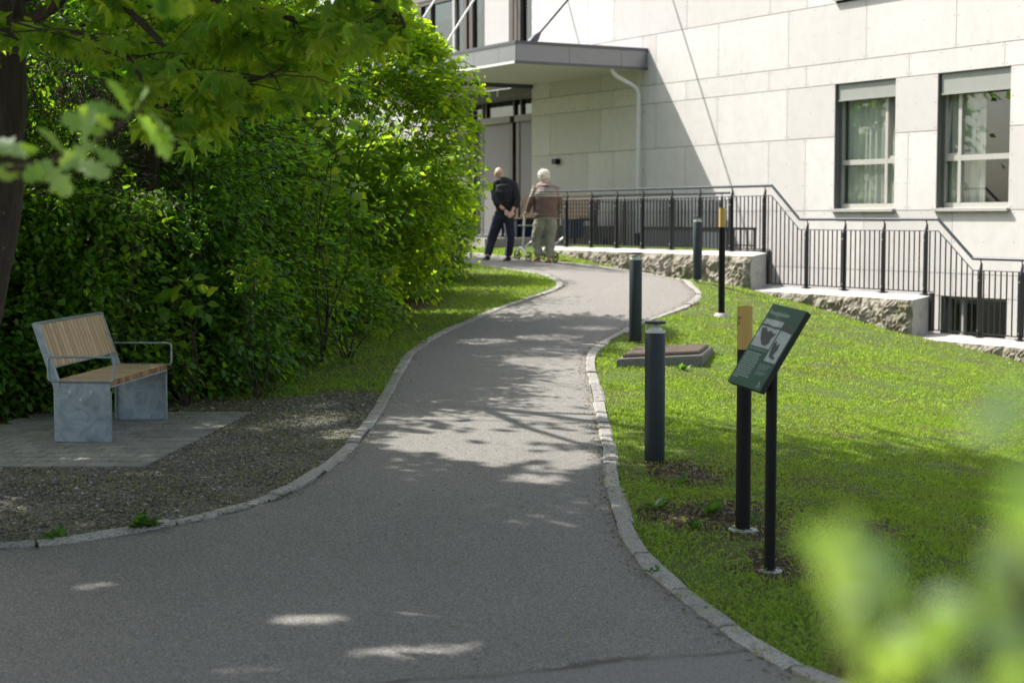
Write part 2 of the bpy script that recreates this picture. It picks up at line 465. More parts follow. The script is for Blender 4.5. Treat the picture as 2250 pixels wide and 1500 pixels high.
class MB:
    def __init__(s):
        s.v = []; s.f = []; s.mi = []; s.m = 0
    def add(s, vs, fs):
        b = len(s.v)
        s.v += [tuple(p) for p in vs]
        for f in fs:
            s.f.append([b + i for i in f]); s.mi.append(s.m)
        return s
    def box(s, x0, y0, z0, x1, y1, z1):
        return s.add([(x0, y0, z0), (x1, y0, z0), (x1, y1, z0), (x0, y1, z0), (x0, y0, z1), (x1, y0, z1), (x1, y1, z1), (x0, y1, z1)],
                     [(0, 3, 2, 1), (4, 5, 6, 7), (0, 1, 5, 4), (1, 2, 6, 5), (2, 3, 7, 6), (3, 0, 4, 7)])
    def hexa(s, a, b):      # two quads (lists of 4 points), bottom a and top b
        return s.add(list(a) + list(b), [(0, 3, 2, 1), (4, 5, 6, 7), (0, 1, 5, 4), (1, 2, 6, 5), (2, 3, 7, 6), (3, 0, 4, 7)])
    def tube(s, pts, r, n=8, cap=True, flat=None):
        pts = [Vector(p) for p in pts]
        if not hasattr(r, '__len__'): r = [r] * len(pts)
        b = len(s.v); up = None
        for i, p in enumerate(pts):
            a = pts[max(0, i - 1)]; c = pts[min(len(pts) - 1, i + 1)]
            d = (c - a).normalized() if (c - a).length > 1e-9 else Vector((0, 0, 1))
            if up is None:
                up = Vector((0, 0, 1)) if abs(d.z) < 0.7 else Vector((0, 1, 0))
            sd = d.cross(up).normalized(); up = sd.cross(d).normalized()
            for k in range(n):
                an = 2 * pi * k / n
                s.v.append(tuple(p + sd * cos(an) * r[i] + up * sin(an) * r[i] * (flat or 1)))
        for i in range(len(pts) - 1):
            for k in range(n):
                s.f.append([b + i * n + k, b + i * n + (k + 1) % n, b + (i + 1) * n + (k + 1) % n, b + (i + 1) * n + k]); s.mi.append(s.m)
        if cap:
            s.f.append([b + k for k in range(n)][::-1]); s.mi.append(s.m)
            e = b + (len(pts) - 1) * n
            s.f.append([e + k for k in range(n)]); s.mi.append(s.m)
        return s
    def lathe(s, prof, n=24, c=(0, 0, 0)):
        b = len(s.v)
        for (r, z) in prof:
            for k in range(n):
                a = 2 * pi * k / n
                s.v.append((c[0] + r * cos(a), c[1] + r * sin(a), c[2] + z))
        for i in range(len(prof) - 1):
            for k in range(n):
                s.f.append([b + i * n + k, b + i * n + (k + 1) % n, b + (i + 1) * n + (k + 1) % n, b + (i + 1) * n + k]); s.mi.append(s.m)
        if prof[0][0] > 1e-4: s.f.append([b + k for k in range(n)][::-1]); s.mi.append(s.m)
        e = b + (len(prof) - 1) * n
        if prof[-1][0] > 1e-4: s.f.append([e + k for k in range(n)]); s.mi.append(s.m)
        return s
    def mesh(s, name='mesh', smooth=False, bevel=0):
        me = bpy.data.meshes.new(name)
        me.from_pydata(s.v, [], s.f)
        me.polygons.foreach_set('material_index', s.mi)
        if bevel:
            bm = bmesh.new(); bm.from_mesh(me)
            es = [e for e in bm.edges if len(e.link_faces) == 2 and e.calc_face_angle(0) > 0.6]
            bmesh.ops.bevel(bm, geom=es, offset=bevel, segments=2, affect='EDGES', clamp_overlap=True)
            bm.to_mesh(me); bm.free()
        if smooth: 
            me.polygons.foreach_set('use_smooth', [True] * len(me.polygons))
            try: me.set_sharp_from_angle(angle=radians(38))
            except Exception: pass
        me.update()
        return me
    def build(s, name, mats, parent=None, smooth=False, bevel=0, loc=None, **kw):
        return link_mesh(name, s.mesh(name, smooth, bevel), mats, parent, loc, **kw)

def copy_tree(o, loc=None, rz=None, **kw):
    c = o.copy(); COL.objects.link(c)
    if loc is not None: c.location = loc
    if rz is not None: c.rotation_euler.z = rz
    for ch in list(o.children):
        d = ch.copy(); COL.objects.link(d); d.parent = c
        for g in list(ch.children):
            e = g.copy(); COL.objects.link(e); e.parent = d
    return tag(c, **kw)

# ------------------------------------------------------------------ camera rays used to place things
CP, SP = cos(PITCH), sin(PITCH)
def ray(px, py):
    cx = (px - 1125.0) / FPX; cy = -(py - 750.0) / FPX
    return Vector((cx, CP + cy * SP, -SP + cy * CP))
def at(px, py, Y):
    d = ray(px, py)
    return Vector((0, 0, CH)) + d * (Y / d.y)

# ------------------------------------------------------------------ terrain
CTRL = [(0, -6, -1.85), (-6, -6, -1.85), (6, -4, -1.95), (0, 3, -1.85), (-4, 3, -1.85), (-.5, 6.6, -1.845), (.3, 9.0, -1.765), (.3, 11.3, -1.67), (.6, 14.5, -1.52), (.8, 18.1, -1.345),
        (1.3, 21, -1.17), (1.6, 25.2, -.95), (.2, 29, -.82), (-.2, 30.5, -.78), (-4, 32, -.74), (.08, 31.5, -.76), (-1.15, 33.6, -.70), (-1.12, 29.5, -.77),
        (.97, 11.3, -1.67), (1.34, 18.1, -1.345), (2.81, 25.2, -.96), (2.65, 21, -1.24), (4.03, 27.3, -1.19), (2.43, 30.1, -.99), (3.25, 28.8, -1.09),
        (5.75, 24.25, -1.69), (4.24, 26.9, -1.27), (6.25, 23.4, -1.76), (6.87, 22.3, -1.92), (1.28, 9.2, -1.74), (1.29, 8.35, -1.78), (2.5, 9, -1.84), (4, 12, -1.90),
        (4.6, 16, -1.88), (3, 16, -1.64), (3.4, 20, -1.42), (5, 21, -1.70), (8, 10, -2.15), (3, 5, -1.95), (9, 17, -2.2), (12, 12, -2.3), (1.5, 16.3, -1.45), (-3.1, 12.07, -1.655), (-3.0, 13.46, -1.65),
        (-2.43, 10.95, -1.655), (-2.17, 14.2, -1.63), (-3.6, 11, -1.66), (-1.9, 20.5, -1.28), (-.95, 17, -1.40), (-3, 17, -1.5), (-6, 15, -1.65), (-8, 25, -1.2), (-6, 10, -1.7), (-4, 8, -1.8),
        (-5, 30, -.85), (-2.2, 25, -1.02), (0, 35, -.60), (0, 39, -.48), (-5, 38, -.55), (1.0, 33, -.67), (-10, 35, -.7), (-12, 20, -1.4), (-12, 5, -1.8), (-2.4, 9, -1.77)]
_cx = np.array([[c[0], c[1]] for c in CTRL], float); _cz = np.array([c[2] for c in CTRL], float) + CH
def _phi(r2): return 0.5 * r2 * np.log(r2 + 1e-9)
_n = len(_cx)
_d2 = ((_cx[:, None, :] - _cx[None, :, :]) ** 2).sum(-1)
_A = np.zeros((_n + 3, _n + 3)); _A[:_n, :_n] = _phi(_d2) + np.eye(_n) * 0.15
_A[:_n, _n] = 1; _A[:_n, _n + 1:] = _cx; _A[_n, :_n] = 1; _A[_n + 1:, :_n] = _cx.T
_w = np.linalg.solve(_A, np.concatenate([_cz, np.zeros(3)]))
def HN(x, y):
    x = np.clip(np.asarray(x, float), -12, 13); y = np.clip(np.asarray(y, float), -6, 41)
    sh = x.shape; q = np.stack([x.ravel(), y.ravel()], 1); out = np.empty(len(q))
    for i in range(0, len(q), 40000):
        p = q[i:i + 40000]
        d2 = ((p[:, None, :] - _cx[None]) ** 2).sum(-1)
        out[i:i + 40000] = _phi(d2) @ _w[:_n] + _w[_n] + p @ _w[_n + 1:]
    return out.reshape(sh)
def H(x, y): return float(HN(np.array([x]), np.array([y]))[0])
def gp(px, py):
    d = ray(px, py); ys = np.arange(3.0, 60.0, 0.05)
    X = d.x / d.y * ys; Z = CH + d.z / d.y * ys
    g = Z - HN(X, ys)
    k = np.argmax(g < 0)
    if g[k] >= 0: k = len(ys) - 1
    f = g[k - 1] / (g[k - 1] - g[k] + 1e-12)
    Y = ys[k - 1] + f * 0.05
    return Vector((d.x / d.y * Y, Y, H(d.x / d.y * Y, Y)))

def catmull(P, step=0.12):
    P = [np.array(p[:2], float) for p in P]
    P = [2 * P[0] - P[1]] + P + [2 * P[-1] - P[-2]]
    out = []
    for i in range(1, len(P) - 2):
        a, b, c, d = P[i - 1], P[i], P[i + 1], P[i + 2]
        n = max(1, int(np.linalg.norm(c - b) / step))
        for k in range(n):
            t = k / n
            out.append(0.5 * ((2 * b) + (-a + c) * t + (2 * a - 5 * b + 4 * c - d) * t * t + (-a + 3 * b - 3 * c + d) * t ** 3))
    out.append(P[-2])
    return np.array(out)

LEFT_PX = [(0, 1207), (150, 1193), (300, 1170), (420, 1148), (520, 1125), (620, 1095), (700, 1050), (760, 1005), (800, 962), (840, 905), (868, 855), (892, 805),
           (922, 768), (975, 735), (1040, 706), (1100, 680), (1160, 660), (1208, 644), (1238, 629), (1226, 614), (1196, 603), (1140, 594), (1068, 583), (986, 574)]
RIGHT_PX = [(1790, 1502), (1740, 1482), (1650, 1432), (1560, 1368), (1470, 1298), (1405, 1243), (1365, 1180), (1344, 1125), (1331, 1060), (1325, 1000), (1317, 950), (1308, 900),
            (1297, 850), (1288, 808), (1291, 782), (1310, 757), (1345, 738), (1380, 720), (1430, 700), (1490, 678), (1522, 657), (1527, 641), (1510, 626), (1465, 611), (1410, 600), (1330, 588),
            (1236, 578), (1134, 568), (1084, 563), (1000, 556)]
def smooth_line(P, it):
    P = P.copy()
    for _ in range(it):
        P[1:-1] = 0.25 * P[:-2] + 0.5 * P[1:-1] + 0.25 * P[2:]
    return P
lw = [gp(*p) for p in LEFT_PX]; rw = [gp(*p) for p in RIGHT_PX]
lw = [Vector((-9, 8.0, 0)), Vector((-6, 8.35, 0))] + lw + [Vector((-4.0, 30.6, 0)), Vector((-10, 31.5, 0))]
rw = [Vector((3.4, 3.0, 0)), Vector((2.1, 5.3, 0))] + rw + [Vector((-4.0, 35.6, 0)), Vector((-10, 37, 0))]
LE = smooth_line(catmull(lw), 6); RE = smooth_line(catmull(rw), 6)
PATH_POLY = np.vstack([RE, LE[::-1], [[-9, -5], [3.6, -5]]])

def inside(poly, x, y):
    x = np.asarray(x); y = np.asarray(y); r = np.zeros(x.shape, bool)
    j = len(poly) - 1
    for i in range(len(poly)):
        xi, yi = poly[i]; xj, yj = poly[j]
        if yi != yj:
            c = ((yi > y) != (yj > y)) & (x < (xj - xi) * (y - yi) / (yj - yi) + xi)
            r ^= c
        j = i
    return r
def dist_line(L, x, y):
    x = np.asarray(x).ravel(); y = np.asarray(y).ravel(); out = np.empty(len(x))
    LL = L[::2]
    for i in range(0, len(x), 20000):
        d = (x[i:i + 20000, None] - LL[None, :, 0]) ** 2 + (y[i:i + 20000, None] - LL[None, :, 1]) ** 2
        out[i:i + 20000] = np.sqrt(d.min(1))
    return out

# building frame: local x runs along the facade towards the camera side, y into the building
UD = Vector((0.567, -1.0)).normalized()
BANG = math.atan2(UD.y, UD.x)
d0 = ray(1423, 153); k0 = 22.5 / (d0.x + .567 * d0.y)
BO = Vector((d0.x * k0, d0.y * k0, CH))
BM = Matrix.Translation(BO) @ Matrix.Rotation(BANG, 4, 'Z')
BMI = BM.inverted()
CAML = BMI @ Vector((0, 0, CH))
def LF(px, py, yl=0.0):
    """point of the plane local y = yl seen at this pixel, in facade coordinates"""
    d = (BMI.to_3x3() @ ray(px, py))
    return CAML + d * ((yl - CAML.y) / d.y)
def bloc(x, y):          # world xy -> facade coords (vectorised)
    dx = np.asarray(x) - BO.x; dy = np.asarray(y) - BO.y
    c, s_ = cos(-BANG), sin(-BANG)
    return dx * c - dy * s_, dx * s_ + dy * c
RAILY = -(22.5 - 19.92) / 1.1496
Z1, Z2, Z3 = -.555, -1.115, -1.67       # tops of the granite, relative to the eye
X12 = LF(1690, 555, RAILY).x; X23 = LF(2047, 648, RAILY).x; X01 = LF(1228, 546, RAILY).x

TWX = LF(1684, 600, 0).x - .1
PAD = [gp(-60, 1030), gp(316, 1031), gp(562, 904), gp(250, 893)]
PADP = np.array([[p.x, p.y] for p in PAD])
GRAV = np.array([[p.x, p.y] for p in [gp(*q) for q in [(840, 905), (800, 962), (760, 1005), (700, 1050), (620, 1095), (520, 1125), (420, 1148), (300, 1170), (150, 1193), (0, 1207)]]]
                + [[-6, 8.35]] + [[p.x, p.y] for p in [gp(-500, 1010), gp(-100, 1000), gp(60, 960), gp(250, 885), gp(420, 878), (gp(560, 880)), gp(700, 868), gp(830, 860)]])

def bare(x, y):          # bare / worn earth
    x = np.asarray(x); y = np.asarray(y)
    a = np.exp(-(((x - 1.25) / .55) ** 2 + ((y - 9.6) / .75) ** 2) * 1.1)
    b = np.exp(-(((x - 1.16) / .34) ** 2 + ((y - 10.95) / .65) ** 2))
    c = np.exp(-(((x + 1.35) / .5) ** 2 + ((y - 22.3) / 1.3) ** 2)) * .9
    d = np.exp(-(((x - 1.33) / .24) ** 2 + ((y - 8.4) / .35) ** 2)) * .9
    e = np.exp(-(((x - 2.0) / .25) ** 2 + ((y - 9.5) / .3) ** 2)) * .8
    return np.maximum.reduce([a, b, c, d, e])

# ---- ground sheet
def axis(lo, hi, flo, fhi, st):
    a = list(np.arange(lo, hi + 1e-6, st)); s = st; v = lo
    left = []
    while v > flo: s *= 1.35; v -= s; left.append(v)
    s = st; v = hi; right = []
    while v < fhi: s *= 1.35; v += s; right.append(v)
    return np.array(left[::-1] + a + right)
def edge_lines(x, y):
    return np.minimum(dist_line(LE, x, y), dist_line(RE, x, y)).reshape(np.shape(x))
def zone_behind(x, y):
    t, yl = bloc(x, y)
    return t, yl
def ground_z(X, Y):
    Z = HN(X, Y)
    Z += 0.012 * np.sin(X * 5.1 + 1.3 * np.sin(Y * 2.3)) * np.sin(Y * 4.3 + X)
    t, yl = bloc(X, Y)
    beh = (yl > RAILY - 0.10) & (t > X01 + 0.1)
    terr = CH - 0.585 + np.clip((yl - RAILY) * 0.02, 0, .1)
    Z = np.where(beh & (t < TWX), np.where(yl > -1.35, CH - .60, terr), Z)
    Z = np.where((yl > RAILY - 0.10) & (t >= TWX), CH - 2.9, Z)
    Z = np.where((yl > -1.3) & (t > 0.3) , CH - 2.9, Z)
    ins = inside(PATH_POLY, X, Y)
    Z = np.where(ins, Z - 0.05, Z)
    return Z
ax = axis(-11, 10.5, -220, 220, 0.17); ay = axis(-4, 41, -220, 260, 0.17)
GX, GY = np.meshgrid(ax, ay)
GZ = ground_z(GX, GY)
GZ = np.where(inside(GRAV, GX, GY), GZ - 0.02, GZ)
nx, ny = len(ax), len(ay)
idx = np.arange(nx * ny).reshape(ny, nx)
F = np.stack([idx[:-1, :-1].ravel(), idx[:-1, 1:].ravel(), idx[1:, 1:].ravel(), idx[1:, :-1].ravel()], 1)
me = np_mesh('ground', np.stack([GX.ravel(), GY.ravel(), GZ.ravel()], 1), F, True)
link_mesh('ground', me, ['lawn_soil', 'bare_soil'], kind='structure')
fc = np.stack([(GX[:-1, :-1] + .08).ravel(), (GY[:-1, :-1] + .08).ravel()], 1)
br = bare(fc[:, 0], fc[:, 1]) + RS.uniform(-.12, .12, len(fc))
tl, yl_ = bloc(fc[:, 0], fc[:, 1])
under = (fc[:, 0] < -2.15 - .0 * fc[:, 1]) & (fc[:, 1] > 13.5) & (fc[:, 1] < 27)
me.polygons.foreach_set('material_index', ((br > .45) | under).astype(np.int32))

# ---- sheets cut to a polygon
from mathutils.geometry import delaunay_2d_cdt
def sheet(name, poly, grid, dz, mat, kind='structure', bumpy=0.0):
    pts = [Vector((float(p[0]), float(p[1]))) for p in poly]
    nb = len(pts); ed = [(i, (i + 1) % nb) for i in range(nb)]
    x0, y0 = np.min(poly, 0); x1, y1 = np.max(poly, 0)
    gx, gy = np.meshgrid(np.arange(x0, x1, grid), np.arange(y0, y1, grid))
    gx = gx.ravel() + RS.uniform(-.1, .1, gx.size) * grid; gy = gy.ravel() + RS.uniform(-.1, .1, gy.size) * grid
    k = inside(np.asarray(poly), gx, gy); gx = gx[k]; gy = gy[k]
    dd = dist_line(np.repeat(np.asarray(poly), 2, 0), gx, gy); gx = gx[dd > grid * .35]; gy = gy[dd > grid * .35]
    pts += [Vector((float(a), float(b))) for a, b in zip(gx, gy)]
    r = delaunay_2d_cdt(pts, ed, [], 1, 1e-5)
    V = np.array([[p.x, p.y] for p in r[0]])
    Z = HN(V[:, 0], V[:, 1]) + dz
    if bumpy: Z += bumpy * np.sin(V[:, 0] * 7.1 + np.sin(V[:, 1] * 5)) * np.sin(V[:, 1] * 6.3)
    me = np_mesh(name, np.column_stack([V, Z]), np.array([list(f) for f in r[2]]), True)
    return link_mesh(name, me, mat, kind=kind)
sheet('asphalt_path', PATH_POLY, 0.3, 0.0, 'asphalt')
grav = sheet('gravel_ground', GRAV, 0.12, 0.004, 'gravel_bed', bumpy=0.006)

# ---- kerb stones
def kerb(name, L, side, s_from, s_to, w=0.095):
    root = empty(name, kind='structure')
    seg = np.linalg.norm(np.diff(L, axis=0), axis=1); S = np.concatenate([[0], np.cumsum(seg)])
    def P(s): return np.array([np.interp(s, S, L[:, 0]), np.interp(s, S, L[:, 1])])
    s = s_from
    while s < min(s_to, S[-1] - .2):
        ln = random.uniform(0.62, 1.15); e = min(s + ln, S[-1] - .1)
        k = max(2, int(ln / .2)); mb = MB(); jw = random.uniform(-.006, .01); j0 = random.uniform(-.009, .009); dz = random.uniform(0.012, 0.026)
        rings = []
        for i in range(k + 1):
            t = s + .009 + (e - s - .018) * i / k
            p = P(t); q = P(t + .02) - P(t - .02); q /= np.linalg.norm(q); nrm = np.array([-q[1], q[0]]) * side
            a = p + nrm * (random.uniform(-.006, .006) + j0); b = p + nrm * (w + jw + j0 + random.uniform(-.008, .008))
            za = H(a[0], a[1]) + dz + random.uniform(-.003, .003); zb = H(b[0], b[1]) + dz + random.uniform(-.003, .004)
            m1 = p + nrm * .012; m2 = p + nrm * (w - .012)
            rings.append([(a[0], a[1], za - .12), (a[0], a[1], za - .01), (m1[0], m1[1], za), (m2[0], m2[1], zb), (b[0], b[1], zb - .01), (b[0], b[1], zb - .12)])
        b0 = len(mb.v)
        for r in rings: mb.v += r
        for i in range(k):
            for j in range(5):
                mb.f.append([b0 + i * 6 + j, b0 + i * 6 + j + 1, b0 + (i + 1) * 6 + j + 1, b0 + (i + 1) * 6 + j]); mb.mi.append(0)
        mb.f.append([b0 + j for j in range(6)]); mb.mi.append(0)
        mb.f.append([b0 + k * 6 + j for j in range(6)][::-1]); mb.mi.append(0)
        mb.build('kerb_stone', 'kerb_granite', root)
        s = e + .004
    return root
kerb('kerb', LE, 1, 2.0, 60)
kerb('kerb', RE, -1, 0.5, 60)

# ---- stone pad under the bench
padroot = empty('paving_pad', kind='structure')
pa, pb, pc, pd = [Vector((p.x, p.y)) for p in PAD]
wdir = (pb - pa); wdir.normalize(); ldir = (pc - pb); Llen = ldir.length; ldir.normalize()
Wd = 1.75
rows = int(Llen / .205)
base_m = None
variants = []
for q in range(4):
    mb = MB(); mb.box(-.1025 + .001 * q, -.1, -.06, .1025, .1, 0)
    variants.append(mb.mesh('paver', bevel=.003)); variants[-1].materials.append(M['paver'])
for r_ in range(rows):
    for c_ in range(9):
        off = .1 if r_ % 2 else 0
        half = (r_ % 2 == 1 and c_ == 0)
        p = pb - wdir * (.053 if half else .105 + c_ * .208 - (.104 if r_ % 2 else 0)) + ldir * (.1 + r_ * .203)
        if p.x < -4.4: continue
        o = bpy.data.objects.new('paver', variants[(r_ * 3 + c_) % 4]); COL.objects.link(o); o.parent = padroot
        o.location = (p.x, p.y, H(p.x, p.y) + .018 + random.uniform(-.002, .002))
        o.rotation_euler = (random.uniform(-.012, .012), random.uniform(-.012, .012), math.atan2(wdir.y, wdir.x))
        if half: o.scale = (.49, 1, 1)
sheet('joint_sand', np.array([[p.x, p.y] for p in (pa - wdir * .3, pb, pc, pc - wdir * Wd)]), .3, .008, 'bare_soil')

# ------------------------------------------------------------------ leaf scatter
def unit(a): return a / (np.linalg.norm(a, axis=1, keepdims=True) + 1e-9)
def scatter(P, D, N, S, TV, TF):
    """template vertices TV (k,3): y = tip direction, z = normal; one copy for each P"""
    D = unit(D); X = unit(np.cross(D, N)); N = np.cross(X, D)
    n, k = len(P), len(TV)
    V = P[:, None, :] + S[:, None, None] * (TV[None, :, 0:1] * X[:, None, :] + TV[None, :, 1:2] * D[:, None, :] + TV[None, :, 2:3] * N[:, None, :])
    F = (np.arange(n)[:, None, None] * k + TF[None]).reshape(-1, TF.shape[1])
    return V.reshape(-1, 3), F
KITE = (np.array([[0, 0, 0], [-.34, .42, .07], [0, 1, -.06], [.34, .42, .07]]), np.array([[0, 2, 1], [0, 3, 2]]))
OVAL = (np.array([[0, 0, 0], [-.30, .28, .06], [-.34, .58, .05], [0, 1.05, -.14], [.34, .58, .05], [.30, .28, .06], [0, .5, -.02]]),
        np.array([[0, 6, 1], [1, 6, 2], [2, 6, 3], [3, 6, 4], [4, 6, 5], [5, 6, 0]]))
def maple_template(hi=True):
    half = [(0, 1.0), (7, .80), (13, .83), (25, .44), (37, .70), (43, .78), (49, .95), (56, .72), (64, .72), (76, .38), (90, .52), (102, .64), (118, .40), (145, .22)] if hi \
        else [(0, 1.0), (24, .45), (49, .93), (75, .4), (100, .62), (140, .24)]
    pts = [(a, r) for a, r in half] + [(180, .06)] + [(-a, r) for a, r in half[:0:-1]]
    V = [(0, 0, 0)]
    for a, r in pts:
        x, y = r * sin(radians(a)), r * cos(radians(a))
        z = -.34 * r * r + .16 * abs(sin(radians(a) * 3.6)) * r
        V.append((x * .95, y, z))
    n = len(pts)
    F = [(0, 1 + (i + 1) % n, 1 + i) for i in range(n)]
    V = np.array(V); V[:, :2] *= .62
    return V, np.array(F)
MAPLE = maple_template(True); MAPLE_LO = maple_template(False)
LOBED = (lambda: (lambda half: (np.array([[0, 0.45, 0]] + [[x, y, -.1 * y * y + .15 * abs(x)] for x, y in half] + [[-x, y, -.1 * y * y + .15 * abs(x)] for x, y in half[-2:0:-1]]),
         np.array([(0, 1 + (i + 1) % (2 * len(half) - 2), 1 + i) for i in range(2 * len(half) - 2)])))(
         [(0, 0), (.05, .12), (.17, .22), (.10, .33), (.27, .45), (.16, .55), (.33, .70), (.18, .78), (.20, .92), (0, 1.0)]))()

def leaf_objects(name, P, D, N, S, T, mat, parent):
    me = np_mesh(name, T[0], T[1]); me.materials.append(M[mat])
    D = unit(D); X = unit(np.cross(D, N)); N = np.cross(X, D)
    inv = parent.matrix_world.inverted() if parent else None
    for i in range(len(P)):
        o = bpy.data.objects.new(name, me); COL.objects.link(o); o.parent = parent
        s = S[i]
        o.matrix_local = Matrix(((X[i, 0] * s, D[i, 0] * s, N[i, 0] * s, P[i, 0]), (X[i, 1] * s, D[i, 1] * s, N[i, 1] * s, P[i, 1]),
                                 (X[i, 2] * s, D[i, 2] * s, N[i, 2] * s, P[i, 2]), (0, 0, 0, 1)))

def in_view(P, m=60):
    q = P - np.array([0, 0, CH]); z = q[:, 1] * CP - q[:, 2] * SP
    u = q[:, 1] * SP + q[:, 2] * CP
    px = 1125 + FPX * q[:, 0] / z; py = 750 - FPX * u / z
    return (z > .2) & (px > -m) & (px < 2250 + m) & (py > -m) & (py < 1500 + m), px, py, z

GAPS = []  # ground spots kept sunlit: leaves whose shadow would land there are left out
for (px_, py_, rx_, ry_) in ((690, 1360, 110, 20), (930, 1345, 80, 14), (900, 1432, 180, 18), (560, 1468, 70, 12), (220, 1288, 70, 10), (1030, 1408, 60, 10), (920, 975, 130, 26), (1080, 1000, 130, 26), (1230, 1010, 100, 26),
                             (1100, 958, 260, 16), (1190, 1052, 90, 12), (1250, 842, 90, 14), (1180, 792, 90, 10), (660, 922, 130, 22), (740, 960, 60, 16), (470, 940, 70, 12), (560, 1000, 40, 10), (320, 800, 40, 10), (1300, 880, 40, 8), (1060, 750, 80, 8), (1200, 740, 90, 8), (1150, 700, 110, 7), (1290, 720, 80, 8), (1120, 610, 80, 10), (1010, 650, 70, 10), (930, 690, 60, 12), (860, 745, 60, 14), (800, 790, 50, 14), (1180, 640, 50, 10), (430, 925, 90, 10), (200, 1010, 60, 8), (690, 890, 80, 14), (590, 935, 60, 16)):
    c_ = gp(px_, py_); e_ = gp(px_ + rx_, py_); f_ = gp(px_, py_ - ry_)
    GAPS.append((c_.x, c_.y, e_.x - c_.x, f_.y - c_.y))
def gap_keep(P, rs):
    x, y = P[:, 0], P[:, 1]; gx, gy = x, y
    for _ in range(2):
        h = P[:, 2] - HN(gx, gy); gx = x + SUN.x / -SUN.z * h; gy = y + SUN.y / -SUN.z * h
    q = np.full(len(P), 9.0)
    for (a, b, c, d) in GAPS: q = np.minimum(q, ((gx - a) / c) ** 2 + ((gy - b) / d) ** 2)
    return (q > rs.uniform(.55, 1.25, len(P))) | (P[:, 2] - HN(x, y) < 1.9)
def sprays(center, radii, ntwig, per, tlen, rs, droop=.25, shell=.45, lean=(0, 0, 0), clump=0, spread=.45):
    """twigs that start inside an ellipsoid and leave it outwards; returns leaf P, D, N and twig lines"""
    d = unit(rs.normal(size=(ntwig, 3)))
    # keep an uneven outline: radius modulated by clumps
    ph = rs.uniform(0, 6.28, 6)
    lump = 1 + .13 * np.sin(d[:, 0] * 5 + ph[0]) * np.sin(d[:, 2] * 6 + ph[1]) + .12 * np.sin(d[:, 1] * 7 + ph[2] + d[:, 2] * 4) + .06 * np.sin(d[:, 0] * 13 + ph[3] + d[:, 2] * 11) + .10 * np.sin(d[:, 2] * 9 + ph[4] + d[:, 1] * 6)
    r = (shell + (1 - shell) * rs.uniform(0, 1, ntwig) ** .7) * lump
    B = np.array(center) + d * r[:, None] * np.array(radii)
    if clump:
        c0 = B[:clump]; w = rs.randint(clump, size=ntwig); B = c0[w] + rs.normal(size=(ntwig, 3)) * spread * np.array([1, 1, .55]); d = d[w]
    out = unit(d * .8 + rs.normal(size=(ntwig, 3)) * .45 + np.array([0, 0, .15]) + np.array(lean))
    L = tlen * rs.uniform(.55, 1.3, ntwig) * np.where(rs.uniform(0, 1, ntwig) < .10, 2.1, 1.0)
    Ps, Ds, Ns = [], [], []
    for k in range(per):
        f = (k + .6) / per
        side = unit(np.cross(out, np.array([0, 0, 1.0])) + 1e-6) * (1 if k % 2 else -1)
        p = B + out * (L * f)[:, None] + np.array([0, 0, -1.0]) * (droop * L * f * f)[:, None]
        dd = unit(out * .7 + side * rs.uniform(.3, 1.0, (ntwig, 1)) + np.array([0, 0, -1.0]) * rs.uniform(0, .9, (ntwig, 1)) + rs.normal(size=(ntwig, 3)) * .25)
        nn = unit(np.array([0, 0, 1.0]) + rs.normal(size=(ntwig, 3)) * .45 + d * .25)
        Ps.append(p); Ds.append(dd); Ns.append(nn)
    tip = B + out * L[:, None] + np.array([0, 0, -1.0]) * (droop * L)[:, None]
    return np.vstack(Ps), np.vstack(Ds), np.vstack(Ns), B, tip

def sticks(B, E, r0, r1, n=3):
    """thin tapered three-sided twigs"""
    D = unit(E - B); X = unit(np.cross(D, np.array([.3, .2, 1.0]))); Y = np.cross(D, X)
    V = []; m = len(B)
    for P, r in ((B, r0), (E, r1)):
        for k in range(n):
            a = 2 * pi * k / n
            V.append(P + X * cos(a) * r + Y * sin(a) * r)
    V = np.stack(V, 1).reshape(-1, 3)
    F = []
    for k in range(n):
        F.append([k, (k + 1) % n, n + (k + 1) % n, n + k])
    F = (np.arange(m)[:, None, None] * 2 * n + np.array(F)[None]).reshape(-1, 4)
    return V, F

def branch_path(a, b, rs, wob=.12, n=7, sag=0.0):
    a = np.array(a, float); b = np.array(b, float); L = np.linalg.norm(b - a)
    out = []
    ph = rs.uniform(0, 6.28, 3)
    for i in range(n):
        t = i / (n - 1)
        p = a + (b - a) * t + np.array([sin(ph[0] + 4 * t), sin(ph[1] + 5 * t), .4 * sin(ph[2] + 4 * t)]) * wob * L * .3 * sin(pi * t)
        p[2] += -sag * sin(pi * t) * L + .0
        out.append(tuple(p))
    return out

